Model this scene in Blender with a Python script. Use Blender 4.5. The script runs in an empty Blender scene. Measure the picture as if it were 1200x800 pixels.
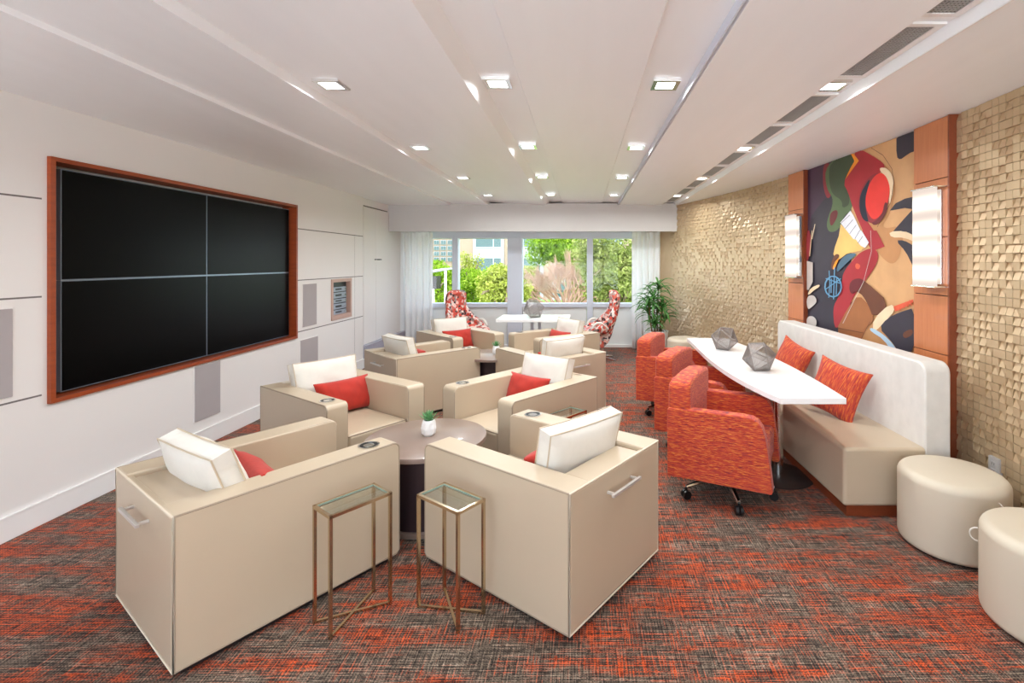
import bpy, bmesh, math, random
import numpy as np
from mathutils import Vector, Matrix, Euler
R = math.radians
PI = math.pi
random.seed(7)
scene = bpy.context.scene
COL = scene.collection
FPX, VX, VY, CAMZ = 583.0, 683.0, 307.0, 1.55      # focal length and horizon point of the 1200x800 frame

# ------------------------------------------------------------------ helpers
def srgb(r, g, b):
    f = lambda c: (c/255/12.92) if c/255 <= .04045 else ((c/255+.055)/1.055)**2.4
    return (f(r), f(g), f(b), 1)

class NT:
    def __init__(s, name):
        s.m = bpy.data.materials.new(name); s.m.use_nodes = True
        s.t = s.m.node_tree; s.t.nodes.clear()
        s.out = s.t.nodes.new('ShaderNodeOutputMaterial')
    def n(s, typ, ins=None, **kw):
        nd = s.t.nodes.new('ShaderNode'+typ)
        for k, v in kw.items(): setattr(nd, k, v)
        for k, v in (ins or {}).items():
            if isinstance(v, bpy.types.NodeSocket): s.t.links.new(v, nd.inputs[k])
            else: nd.inputs[k].default_value = v
        return nd
    def surf(s, sock): s.t.links.new(sock, s.out.inputs['Surface'])
    def math(s, op, a, b=0.0, c=None):
        ins = {0: a, 1: b}
        if c is not None: ins[2] = c
        return s.n('Math', ins, operation=op).outputs[0]
    def mix(s, fac, a, b):
        nd = s.n('Mix', data_type='RGBA')
        for i, v in ((0, fac), (6, a), (7, b)):
            if isinstance(v, bpy.types.NodeSocket): s.t.links.new(v, nd.inputs[i])
            else: nd.inputs[i].default_value = v
        return nd.outputs[2]
    def ramp(s, fac, stops, interp='LINEAR'):
        nd = s.n('ValToRGB'); cr = nd.color_ramp; cr.interpolation = interp
        while len(cr.elements) < len(stops): cr.elements.new(.5)
        for e, (p, c) in zip(cr.elements, stops): e.position = p; e.color = c
        s.t.links.new(fac, nd.inputs[0]); return nd.outputs[0]
    def noise(s, scale, sc=(1, 1, 1), detail=3, rough=.5, coord='Object', w=None):
        tc = s.n('TexCoord').outputs[coord]
        mp = s.n('Mapping', {'Vector': tc, 'Scale': sc})
        return s.n('TexNoise', {'Vector': mp.outputs[0], 'Scale': scale, 'Detail': detail, 'Roughness': rough}).outputs[0]

def mat(name, col, rough=.5, metal=0, var=.06, vscale=6, vsc=(1, 1, 1), bump=0, bscale=80, bsc=(1, 1, 1), spec=.5, sheen=0, coat=0, sub=None):
    m = NT(name)
    nz = m.noise(vscale, vsc)
    dark = tuple(c*(1-var) for c in col[:3])+(1,); lite = tuple(min(1, c*(1+var)) for c in col[:3])+(1,)
    c = m.mix(nz, dark, lite)
    b = m.n('BsdfPrincipled', {'Base Color': c, 'Roughness': rough, 'Metallic': metal, 'Specular IOR Level': spec, 'Sheen Weight': sheen, 'Coat Weight': coat})
    if bump:
        bn = m.n('Bump', {'Height': m.noise(bscale, bsc, 4, .6), 'Strength': bump, 'Distance': .004})
        m.t.links.new(bn.outputs[0], b.inputs['Normal'])
    m.surf(b.outputs[0]); return m.m

def tag(o, label=None, cat=None, group=None, kind=None):
    if label: o['label'] = label
    if cat: o['category'] = cat
    if group: o['group'] = group
    if kind: o['kind'] = kind
    return o
def empty(name, loc=(0, 0, 0), rz=0, **k):
    o = bpy.data.objects.new(name, None); COL.objects.link(o); o.empty_display_size = .1
    o.location = loc; o.rotation_euler = (0, 0, rz); tag(o, **k); return o
def kids(o): return [c for c in bpy.data.objects if c.parent == o]
def copy_tree(o, parent=None):
    c = o.copy(); COL.objects.link(c); c.parent = parent
    for ch in kids(o): copy_tree(ch, c)
    return c

class MB:
    """collects geometry, builds one mesh object"""
    def __init__(s): s.v = []; s.f = []; s.mi = []; s.cur = 0
    def add(s, vs, fs):
        b = len(s.v); s.v += [tuple(v) for v in vs]
        for f in fs: s.f.append(tuple(i+b for i in f)); s.mi.append(s.cur)
        return s
    def box(s, x0, x1, y0, y1, z0, z1):
        return s.add([(x0,y0,z0),(x1,y0,z0),(x1,y1,z0),(x0,y1,z0),(x0,y0,z1),(x1,y0,z1),(x1,y1,z1),(x0,y1,z1)],
                     [(0,3,2,1),(4,5,6,7),(0,1,5,4),(1,2,6,5),(2,3,7,6),(3,0,4,7)])
    def tube(s, pts, r, n=8, closed=False, cap=True):
        pts = [Vector(p) for p in pts]; N = len(pts); rs = r if isinstance(r, (list, tuple)) else [r]*N
        vs = []; up = None
        for i, p in enumerate(pts):
            a = pts[(i-1) % N] if (closed or i > 0) else p; b = pts[(i+1) % N] if (closed or i < N-1) else p
            d = (b-a); d = d.normalized() if d.length > 1e-9 else Vector((0, 0, 1))
            if up is None:
                up = Vector((0, 0, 1)) if abs(d.z) < .9 else Vector((1, 0, 0))
            x = d.cross(up)
            if x.length < 1e-4: x = d.cross(Vector((1, 0, 0)))
            x.normalize(); y = x.cross(d).normalized(); up = y
            for k in range(n):
                t = 2*PI*k/n; vs.append(p+(x*math.cos(t)+y*math.sin(t))*rs[i])
        fs = []
        for i in range(N if closed else N-1):
            j = (i+1) % N
            for k in range(n):
                l = (k+1) % n; fs.append((i*n+k, j*n+k, j*n+l, i*n+l))
        if cap and not closed: fs += [tuple(range(n)), tuple(range(N*n-1, N*n-n-1, -1))]
        return s.add(vs, fs)
    def bar(s, a, b, w):          # square bar
        a = Vector(a); b = Vector(b); d = (b-a).normalized(); up = Vector((0, 0, 1)) if abs(d.z) < .9 else Vector((0, 1, 0))
        x = d.cross(up).normalized()*w/2; y = x.cross(d).normalized()*w/2
        vs = [p+q for p in (a-d*w/2, b+d*w/2) for q in (-x-y, x-y, x+y, -x+y)]
        return s.add(vs, [(0,3,2,1),(4,5,6,7),(0,1,5,4),(1,2,6,5),(2,3,7,6),(3,0,4,7)])
    def prism(s, poly, z0, z1, axis='z'):
        n = len(poly)
        T = {'z': lambda u, v, w: (u, v, w), 'x': lambda u, v, w: (w, u, v), 'y': lambda u, v, w: (u, w, v)}[axis]
        vs = [T(u, v, z0) for u, v in poly]+[T(u, v, z1) for u, v in poly]
        fs = [tuple(range(n))[::-1], tuple(range(n, 2*n))]+[(i, (i+1) % n, n+(i+1) % n, n+i) for i in range(n)]
        return s.add(vs, fs)
    def lathe(s, prof, n=32, cx=0, cy=0, flute=0, nf=0):
        vs = []
        for r, z in prof:
            for k in range(n):
                t = 2*PI*k/n; rr = r*(1+flute*math.cos(nf*t)); vs.append((cx+rr*math.cos(t), cy+rr*math.sin(t), z))
        fs = []
        for i in range(len(prof)-1):
            for k in range(n):
                l = (k+1) % n; fs.append((i*n+k, i*n+l, (i+1)*n+l, (i+1)*n+k))
        fs += [tuple(range(n))[::-1], tuple(range((len(prof)-1)*n, len(prof)*n))]
        return s.add(vs, fs)
    def build(s, name, m, parent=None, loc=(0, 0, 0), rot=(0, 0, 0), bevel=0, seg=3, smooth=True, sub=0, recalc=True, ang=35):
        me = bpy.data.meshes.new(name); me.from_pydata(s.v, [], s.f)
        ms = m if isinstance(m, (list, tuple)) else [m]
        for q in ms: me.materials.append(q)
        if len(ms) > 1: me.polygons.foreach_set('material_index', s.mi)
        if recalc:
            bm = bmesh.new(); bm.from_mesh(me); bmesh.ops.recalc_face_normals(bm, faces=bm.faces); bm.to_mesh(me); bm.free()
        o = bpy.data.objects.new(name, me); COL.objects.link(o); o.parent = parent; o.location = loc; o.rotation_euler = rot
        if smooth:
            me.shade_smooth()
            if not bevel and not sub: me.set_sharp_from_angle(angle=R(ang))
        if bevel:
            b = o.modifiers.new('bevel', 'BEVEL'); b.width = bevel; b.segments = seg; b.limit_method = 'ANGLE'; b.angle_limit = R(40); b.harden_normals = True
        if sub:
            b = o.modifiers.new('sub', 'SUBSURF'); b.levels = sub; b.render_levels = sub
        return o

def rrect(w, h, r, n=5, cx=0, cy=0):
    pts = []
    for (sx, sy, a0) in ((1, 1, 0), (-1, 1, 90), (-1, -1, 180), (1, -1, 270)):
        for i in range(n+1):
            a = R(a0+90*i/n); pts.append((cx+sx*(w/2-r)+r*math.cos(a), cy+sy*(h/2-r)+r*math.sin(a)))
    return pts

# ------------------------------------------------------------------ materials
M = {}
M['wall'] = mat('wall_paint', srgb(226, 221, 218), .6, var=.02, vscale=2)
M['ceil'] = mat('ceiling_paint', srgb(240, 241, 243), .38, var=.03, vscale=3, vsc=(3, .4, 1))
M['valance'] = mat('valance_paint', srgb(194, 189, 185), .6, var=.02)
M['groove'] = mat('groove', srgb(112, 104, 102), .8)
M['trim'] = mat('white_trim', srgb(232, 229, 227), .45, var=.015)
M['plinth'] = mat('grey_plinth', srgb(168, 165, 178), .5, var=.02)
M['speaker'] = mat('speaker_cloth', srgb(168, 160, 160), .85, var=.04, bump=.3, bscale=400)
M['leather'] = mat('cream_leather', srgb(190, 172, 148), .34, var=.04, vscale=4, bump=.06, bscale=220, spec=.45)
M['pipelight'] = mat('light_piping', srgb(216, 202, 182), .45, var=.03)
M['piping'] = mat('shaded_piping', srgb(150, 133, 114), .45, var=.03)  # darker: the shadow line below the edges is put into the colour
M['seam'] = mat('dark_seam', srgb(95, 80, 68), .6)
M['cushion'] = mat('white_linen', srgb(216, 210, 200), .85, var=.04, vscale=30, bump=.35, bscale=500, sheen=.2)
M['velvet'] = mat('red_velvet', srgb(172, 33, 13), .8, var=.25, vscale=22, vsc=(1, 1, .6), bump=.3, bscale=60, sheen=.15)
M['chrome'] = mat('brushed_chrome', (.86, .85, .83, 1), .16, metal=1, var=.03)
M['handle'] = mat('satin_handle_metal', srgb(222, 220, 216), .32, metal=.65, var=.02)
M['brass'] = mat('champagne_metal', srgb(206, 186, 158), .2, metal=1, var=.08, vscale=20)
M['dark'] = mat('dark_base', srgb(38, 30, 30), .45, var=.1)
M['black'] = mat('black_plastic', srgb(18, 18, 20), .35, var=.1)
M['screen'] = mat('black_screen', srgb(4, 4, 5), .28, var=.05, spec=.07)
M['bezel'] = mat('screen_bezel', srgb(125, 135, 150), .3, metal=.6, var=.03)
M['white'] = mat('white_laminate', srgb(240, 238, 238), .22, var=.01, coat=.3)
M['ottleather'] = mat('beige_leather', srgb(202, 190, 170), .5, var=.04, vscale=5, bump=.05, bscale=200)
M['benchfab'] = mat('mottled_fabric', srgb(212, 208, 202), .8, var=.12, vscale=14, vsc=(1, 1, .8), bump=.2, bscale=200)
M['pot'] = mat('white_ceramic', srgb(236, 236, 234), .45, var=.02)
M['leaf'] = mat('plant_leaf', srgb(66, 120, 48), .45, var=.45, vscale=9)
M['succ'] = mat('succulent_leaf', srgb(96, 150, 96), .5, var=.35, vscale=40)
M['cane'] = mat('plant_cane', srgb(120, 92, 60), .8, var=.3, vscale=40)
M['soil'] = mat('soil', srgb(50, 38, 28), .95, var=.4, vscale=60)
M['winframe'] = mat('window_frame_paint', srgb(204, 208, 220), .4, var=.02)
M['winpanel'] = mat('window_lower_panel', srgb(228, 230, 228), .4, var=.02)
M['tabletop'] = mat('taupe_laminate', srgb(138, 118, 107), .28, var=.08, vscale=3, vsc=(1, 9, 1), coat=.25)
M['drum'] = mat('espresso_wood', srgb(52, 38, 42), .35, var=.2, vscale=3, vsc=(10, 10, .6))
M['goldmesh'] = mat('wire_metal', srgb(150, 142, 138), .35, metal=.8, var=.1)
M['outlet'] = mat('grey_outlet', srgb(176, 172, 168), .4)
M['ventmesh'] = mat('vent_grille', srgb(170, 168, 165), .5, metal=.3)
M['ventdark'] = mat('vent_dark', srgb(84, 82, 80), .8)
M['concrete'] = mat('beige_stone', srgb(142, 122, 104), .8, var=.06, vscale=.5)
M['whitepanel'] = mat('white_cladding', srgb(160, 163, 170), .6, var=.03)
M['bwin'] = mat('building_glass', srgb(60, 84, 84), .2, var=.3, vscale=.3)
M['bark'] = mat('bark', srgb(120, 98, 84), .9, var=.3, vscale=10)
M['barebark'] = mat('pink_branch', srgb(160, 126, 106), .9, var=.25, vscale=3)
M['grass'] = mat('lawn', srgb(110, 140, 60), .95, var=.3, vscale=.5)
M['niche'] = mat('niche_frame_wood', srgb(186, 152, 138), .45, var=.08)
M['redfab'] = None

def wood(name, c0, c1, sc=(18, 18, 1.2), rough=.38):
    m = NT(name); nz = m.noise(3, sc, 5, .6); n2 = m.noise(1.2, (1, 1, .4), 2)
    c = m.mix(nz, c0, c1); c = m.mix(m.math('MULTIPLY', n2, .35), c, c0)
    m.surf(m.n('BsdfPrincipled', {'Base Color': c, 'Roughness': rough, 'Coat Weight': .15}).outputs[0]); return m.m
M['wood'] = wood('cherry_wood', srgb(176, 100, 58), srgb(212, 138, 90))
M['redwood'] = wood('red_cherry_wood', srgb(122, 46, 16), srgb(176, 80, 32), (2, 2, 14))
M['basewood'] = wood('plinth_wood', srgb(110, 48, 24), srgb(140, 66, 34), (14, 2, 14))

def carpet():
    m = NT('woven_carpet')
    ax = m.noise(1, (5, 210, 1), 2, .5); by = m.noise(1, (190, 6, 1), 2, .5)
    px = m.noise(1, (1.5, 9, 1), 5, .65); py = m.noise(1, (8, 1.4, 1), 4, .6); pc = m.noise(1.4, (1, 1.6, 1), 3, .6)
    fine = m.noise(170, (1, 1, 1), 1, .5)
    fx = m.noise(1, (30, 190, 1), 1, .5); fy = m.noise(1, (170, 30, 1), 1, .5)
    # dark warp showing between the threads
    th = m.math('MAXIMUM', fx, fy)
    lum = m.math('ADD', m.math('MULTIPLY', ax, .62), m.math('MULTIPLY', by, .38))
    grey = m.ramp(lum, [(.36, srgb(30, 25, 23)), (.45, srgb(86, 74, 64)), (.54, srgb(134, 118, 102)), (.63, srgb(184, 168, 150))])
    org = m.ramp(lum, [(.36, srgb(56, 24, 20)), (.46, srgb(142, 58, 30)), (.57, srgb(216, 90, 42))])
    sel = m.math('ADD', m.math('MULTIPLY', px, .62), m.math('ADD', m.math('MULTIPLY', py, .2), m.math('MULTIPLY', pc, .28)))
    sel = m.math('ADD', sel, m.math('MULTIPLY', m.math('SUBTRACT', m.math('MAXIMUM', ax, by), .55), .75))
    msk = m.ramp(sel, [(.535, (0, 0, 0, 1)), (.63, (1, 1, 1, 1))])
    c = m.mix(msk, grey, org)
    gap = m.ramp(th, [(.45, (1, 1, 1, 1)), (.56, (0, 0, 0, 1))])
    c = m.mix(m.math('MULTIPLY', gap, .8), c, srgb(28, 22, 20))
    so_ = m.n('SeparateXYZ', {0: m.n('TexCoord').outputs['Object']})
    gx = m.math('SINE', m.math('MULTIPLY', so_.outputs[0], 2*PI/.0135)); gy = m.math('SINE', m.math('MULTIPLY', so_.outputs[1], 2*PI/.0115))
    g2 = m.math('ADD', m.math('MAXIMUM', m.math('MULTIPLY', gx, .8), gy), m.math('MULTIPLY', fine, .5))
    dots = m.ramp(g2, [(.05, (1, 1, 1, 1)), (.42, (0, 0, 0, 1))])
    c = m.mix(m.math('MULTIPLY', dots, .6), c, srgb(24, 19, 18))
    b = m.n('BsdfPrincipled', {'Base Color': c, 'Roughness': .9, 'Specular IOR Level': .15, 'Sheen Weight': .12, 'Sheen Roughness': .4, 'Sheen Tint': (.8, .82, .9, 1)})
    bn = m.n('Bump', {'Height': lum, 'Strength': .5, 'Distance': .004}); m.t.links.new(bn.outputs[0], b.inputs['Normal'])
    m.surf(b.outputs[0]); return m.m
M['carpet'] = carpet()

def orange_fabric(name, sc):
    m = NT(name)
    a = m.noise(1, sc, 3, .6); b2 = m.noise(1, tuple(q*.45 for q in sc), 3, .6)
    c = m.ramp(a, [(.34, srgb(112, 34, 48)), (.44, srgb(166, 46, 32)), (.53, srgb(192, 70, 34)), (.64, srgb(210, 124, 50))])
    c = m.mix(m.ramp(b2, [(.4, (0, 0, 0, 1)), (.65, (.55, .55, .55, 1))]), c, srgb(186, 66, 48))
    b = m.n('BsdfPrincipled', {'Base Color': c, 'Roughness': .85, 'Sheen Weight': .12})
    bn = m.n('Bump', {'Height': a, 'Strength': .35, 'Distance': .003}); m.t.links.new(bn.outputs[0], b.inputs['Normal'])
    m.surf(b.outputs[0]); return m.m
M['orange'] = orange_fabric('orange_tweed', (24, 24, 250))
M['orangep'] = orange_fabric('orange_pillow_weave', (150, 14, 16))

def floral():
    m = NT('floral_fabric'); tc = m.n('TexCoord').outputs['Object']
    v = m.n('TexVoronoi', {'Vector': tc, 'Scale': 26.0})
    v2 = m.n('TexVoronoi', {'Vector': tc, 'Scale': 48.0})
    sep = m.n('SeparateColor', {0: v.outputs['Color']}).outputs[0]
    c = m.ramp(sep, [(0, srgb(196, 66, 52)), (.22, srgb(224, 214, 206)), (.42, srgb(205, 100, 84)), (.58, srgb(150, 138, 134)), (.72, srgb(232, 190, 180)), (.86, srgb(60, 50, 54))], 'CONSTANT')
    c = m.mix(m.ramp(v2.outputs['Distance'], [(.2, (1, 1, 1, 1)), (.3, (0, 0, 0, 1))]), c, srgb(216, 120, 104))
    m.surf(m.n('BsdfPrincipled', {'Base Color': c, 'Roughness': .85}).outputs[0]); return m.m
M['floral'] = floral()

def tile_mat():
    m = NT('gold_tile'); nz = m.noise(5, (1, 1, 1), 3); n2 = m.noise(22, (1, 1, 1), 2)
    c = m.mix(nz, srgb(186, 158, 122), srgb(210, 186, 152)); c = m.mix(m.math('MULTIPLY', n2, .3), c, srgb(180, 150, 116))
    m.surf(m.n('BsdfPrincipled', {'Base Color': c, 'Roughness': .4, 'Metallic': .4}).outputs[0]); return m.m
M['tile'] = tile_mat()

def glass(name, tint, refl=.08, alpha_mix=.0, rough=.02, add=None):
    m = NT(name)
    tr = m.n('BsdfTransparent', {'Color': tint}); gl = m.n('BsdfGlossy', {'Color': (1, 1, 1, 1), 'Roughness': rough})
    lw = m.n('LayerWeight', {'Blend': .5}).outputs['Facing']
    fr = m.math('ADD', m.math('MULTIPLY', m.math('POWER', lw, 5.0), .9), refl)
    k = m.n('MixShader', {0: fr, 1: tr.outputs[0], 2: gl.outputs[0]})
    m.surf(k.outputs[0]); return m.m
M['glass'] = glass('window_glass', (.97, .98, .98, 1), .006)
M['tabglass'] = glass('table_glass', (.88, .91, .89, 1), .04)
def edgeglass():
    m = NT('glass_edge'); m.surf(m.n('BsdfPrincipled', {'Base Color': srgb(140, 165, 155), 'Roughness': .15}).outputs[0]); return m.m
M['glassedge'] = edgeglass()

def curtain_mat():
    m = NT('sheer_curtain')
    nz = m.noise(300, (1, 1, .1), 1)
    d = m.n('BsdfDiffuse', {'Color': (.96, .96, .96, 1)}); t = m.n('BsdfTranslucent', {'Color': (.92, .94, .96, 1)}); tr = m.n('BsdfTransparent')
    a = m.n('MixShader', {0: .22, 1: d.outputs[0], 2: t.outputs[0]})
    f = m.math('ADD', m.math('MULTIPLY', nz, .12), .06)
    b = m.n('MixShader', {0: f, 1: a.outputs[0], 2: tr.outputs[0]})
    m.surf(b.outputs[0]); return m.m
M['curtain'] = curtain_mat()

def emis(name, col, st):
    m = NT(name); m.surf(m.n('Emission', {'Color': col, 'Strength': st}).outputs[0]); return m.m
M['lamp'] = emis('lit_diffuser', (1, .96, .9, 1), 9)
def sconce_mat():        # frosted glass lit by four bulbs behind it
    m = NT('lit_sconce_glass'); tc = m.n('TexCoord').outputs['Object']
    z = m.n('SeparateXYZ', {0: tc}).outputs[2]
    tot = None
    for q in (-.235, -.075, .06, .225):
        d = m.math('ABSOLUTE', m.math('SUBTRACT', z, q)); g = m.math('POWER', 2.718, m.math('MULTIPLY', m.math('MULTIPLY', d, d), -620))
        tot = g if tot is None else m.math('ADD', tot, g)
    st = m.math('ADD', m.math('MULTIPLY', tot, 1.3), .72)
    col = m.mix(m.math('MINIMUM', tot, 1.0), (1, .84, .74, 1), (1, .90, .74, 1))
    m.surf(m.n('Emission', {'Color': col, 'Strength': st}).outputs[0]); return m.m
M['sconce'] = sconce_mat()

def leafmat(name, a, b, c):
    m = NT(name); nz = m.noise(2.2, (1, 1, 1), 4, .7); n2 = m.noise(14, (1, 1, 1), 1)
    col = m.ramp(m.math('ADD', m.math('MULTIPLY', nz, .6), m.math('MULTIPLY', n2, .4)), [(.35, a), (.5, b), (.65, c)])
    d = m.n('BsdfDiffuse', {'Color': col}); t = m.n('BsdfTranslucent', {'Color': col})
    m.surf(m.n('MixShader', {0: .4, 1: d.outputs[0], 2: t.outputs[0]}).outputs[0]); return m.m
M['lf1'] = leafmat('bright_green_leaves', srgb(48, 80, 14), srgb(112, 145, 30), srgb(172, 190, 74))
M['lf2'] = leafmat('yellow_green_leaves', srgb(84, 96, 34), srgb(150, 158, 66), srgb(196, 198, 116))
M['lf3'] = leafmat('olive_leaves', srgb(58, 70, 26), srgb(112, 124, 58), srgb(176, 176, 112))

# ------------------------------------------------------------------ room
LWX = -3.21
CZ = CAMZ+.95                  # lowest ceiling height
BY = -2.2                      # wall behind the camera
WY = 9.08                      # window wall
def arcx(y): return 2.42-(y-3.6)**2/26.4
# floor
fl = MB().box(-4.2, 3.2, BY-.2, WY+.25, -.12, 0).build('floor', M['carpet'], smooth=False); tag(fl, kind='structure')
# ceiling: profile across the room, run lengthwise
prof = [(-4.2, .95), (-2.20, .95), (-2.20, .978), (-1.566, .95), (-1.566, 1.006), (-1.33, 1.0), (-1.318, .985), (-.624, .95), (-.562, 1.012), (-.352, 1.012), (-.342, .99),
        (.318, .99), (.330, 1.008), (.594, 1.0), (.606, .95), (1.31, .95), (1.31, .995), (1.524, 1.0), (1.548, .95), (3.2, .95)]
poly = [(x, z+CAMZ) for x, z in prof]+[(3.2, CAMZ+1.2), (-4.2, CAMZ+1.2)]
ce = MB().prism(poly, BY-.2, WY+.25, 'y').build('ceiling', M['ceil'], smooth=False); tag(ce, kind='structure')
# thin metal edge strips along the lit ceiling steps
def tr(n, x0, x1, z0, z1, m=M['trim']):
    o = MB().box(x0, x1, BY, 8.3, z0, z1).build('trim_%d' % n, m, smooth=False); tag(o, kind='structure')
tr(1, .585, .593, CZ+.0, CZ+.05, M['winframe']); tr(2, 1.548, 1.556, CZ-.006, CZ+.002)
# left wall with display recess and equipment niche
def wallseg(mb, y0, y1, z0, z1): mb.box(LWX-.16, LWX, y0, y1, z0, z1)
TY0, TY1, TZ0, TZ1 = 2.98, 5.56, .70, 2.185
NY0, NY1, NZ0, NZ1 = 6.37, 6.86, .83, 1.30
wl = MB()
wallseg(wl, BY, TY0, 0, CZ+.02); wallseg(wl, TY0, TY1, 0, TZ0); wallseg(wl, TY0, TY1, TZ1, CZ+.02)
wallseg(wl, TY1, NY0, 0, CZ+.02); wallseg(wl, NY0, NY1, 0, NZ0); wallseg(wl, NY0, NY1, NZ1, CZ+.02); wallseg(wl, NY1, 7.27, 0, CZ+.02)
wl.box(LWX-.55, LWX-.16, NY0-.1, NY1+.1, NZ0-.1, NZ0-.02) .box(LWX-.6, LWX-.16, BY, 7.27, 0, .5)
wl.box(LWX-.3, LWX-.16, TY0-.1, TY1+.1, TZ0-.1, TZ1+.1)
wl.box(LWX-.19, LWX-.03, 7.27, WY, .32, CZ+.02)
w = wl.build('wall_left', M['wall'], smooth=False); tag(w, kind='structure')
g = MB()
for z in (1.926, 1.345, .762):
    segs = [(BY, TY0-.03), (TY1+.03, 7.26)] if z > .75 else [(BY, 7.26)]
    for a, b in segs: g.box(LWX-.004, LWX+.0015, a, b, z-.005, z+.005)
for y in (.2, 2.3, 7.0): g.box(LWX-.004, LWX+.0008, y-.0015, y+.0015, .14, 1.92)
o = g.build('trim_3', M['groove'], smooth=False); tag(o, kind='structure')
# baseboards
b = MB().box(LWX, LWX+.016, BY, 7.27, 0, .128).box(LWX, LWX+.02, BY, 7.27, .128, .14).build('baseboard_left', M['trim'], bevel=.003); tag(b, kind='structure')
b = MB().box(LWX-.19, LWX+.03, 7.27, WY, 0, .31).box(LWX-.19, LWX+.045, 7.27, WY, .31, .325).build('trim_4', M['plinth'], smooth=False); tag(b, kind='structure')
# closet double door in the far left wall
d = empty('door_1', (LWX-.03, 7.77, .33), kind='structure')
for y0, y1 in ((-.44, -.004), (.004, .44)):
    MB().box(.0, .012, y0, y1, .0, 2.04).build('door_leaf', M['wall'], d, bevel=.003)
MB().box(.001, .006, -.46, .46, 2.045, 2.06).build('door_head_gap', M['groove'], d, smooth=False)
for y in (-.05, .05):
    MB().tube([(.012, y, 1.26), (.045, y, 1.26), (.045, y+math.copysign(.07, y), 1.26)], .008).build('door_handle', M['black'], d)

# window wall
def px2x(px, y=WY): return (px-VX)/FPX*y
def px2z(py, y=WY): return CAMZ+(VY-py)/FPX*y
ww = MB().box(-4.2, -3.2+.0, WY, WY+.2, 0, CZ+.2).box(-3.2, 3.2, WY+.02, WY+.2, CAMZ+.56, CZ+.2).box(1.62, 3.2, WY, WY+.2, 0, CZ+.2)
o = ww.build('wall_far', M['wall'], smooth=False); tag(o, kind='structure')
win = empty('window_1', (0, WY, 0), kind='structure')
xs = [-3.2, px2x(534), px2x(604), px2x(691.2), 1.62]
zb, zt = px2z(355), px2z(279.5)
fr = MB()
fr.box(-3.2, 1.62, -.04, .12, zt, CAMZ+.6); fr.box(-3.2, 1.62, -.05, .12, zb-.075, zb)
fr.box(-3.2, 1.62, -.02, .12, 0, .035)
fr.box(px2x(530.5), px2x(537.3), -.05, .12, zb-.01, zt+.01)
fr.box(px2x(595.3), px2x(612.5), -.08, .12, 0, zt+.02)
fr.box(px2x(687.8), px2x(694.8), -.06, .12, 0, zt+.02)
fr.box(-3.2, -3.12, -.05, .12, 0, zt+.01); fr.box(1.54, 1.62, -.05, .12, 0, zt+.01)
fr.build('window_frame', M['winframe'], win, bevel=.006, seg=2)
fr = MB()
fr.box(px2x(599), px2x(609), -.086, -.08, 0, zt)
fr.build('mullion_channel', M['winframe'], win, smooth=False)
lo = MB()
for a, bb in ((-3.12, px2x(595.3)), (px2x(612.5), px2x(687.8)), (px2x(694.8), 1.54)):
    lo.box(a+.004, bb-.004, .0, .06, .035, zb-.075)
lo.build('lower_panel', M['winpanel'], win, bevel=.004)
pk = [(-3.12, px2x(530.5)), (px2x(537.3), px2x(595.3)), (px2x(612.5), px2x(687.8)), (px2x(694.8), 1.54)]
for a, bb in pk: MB().box(a, bb, .04, .048, zb, zt).build('window_pane', M['glass'], win, smooth=False)
b = MB().box(-3.2, 1.62, WY-.045, WY-.0, 0.0, .05).build('baseboard_far', M['trim'], bevel=.004); tag(b, kind='structure')
# valance box
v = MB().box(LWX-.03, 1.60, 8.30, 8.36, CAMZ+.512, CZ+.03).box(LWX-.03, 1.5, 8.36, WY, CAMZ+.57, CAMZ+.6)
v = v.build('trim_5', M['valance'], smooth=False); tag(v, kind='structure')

# rear wall (behind the camera) with unseen windows added to let in fill light
rw = MB().box(-4.2, 3.2, BY-.2, BY, 0, .3).box(-4.2, 3.2, BY-.2, BY, 2.42, CZ+.2).box(-4.2, -3.1, BY-.2, BY, .3, 2.42).box(2.1, 3.2, BY-.2, BY, .3, 2.42)
o = rw.build('wall_back', M['wall'], smooth=False); tag(o, kind='structure')
win2 = empty('added_fill_window', (0, BY, 0), kind='structure')
fr = MB().box(-3.1, 2.1, -.15, -.03, .3, .36).box(-3.1, 2.1, -.15, -.03, 2.36, 2.42)
for x in (-3.1, -1.72, -.45, .80, 2.04): fr.box(x, x+.06, -.15, -.03, .36, 2.36)
fr.build('window_frame', M['winframe'], win2, smooth=False)
MB().box(-3.04, 2.04, -.1, -.095, .36, 2.36).build('window_pane', M['glass'], win2, smooth=False)

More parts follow.
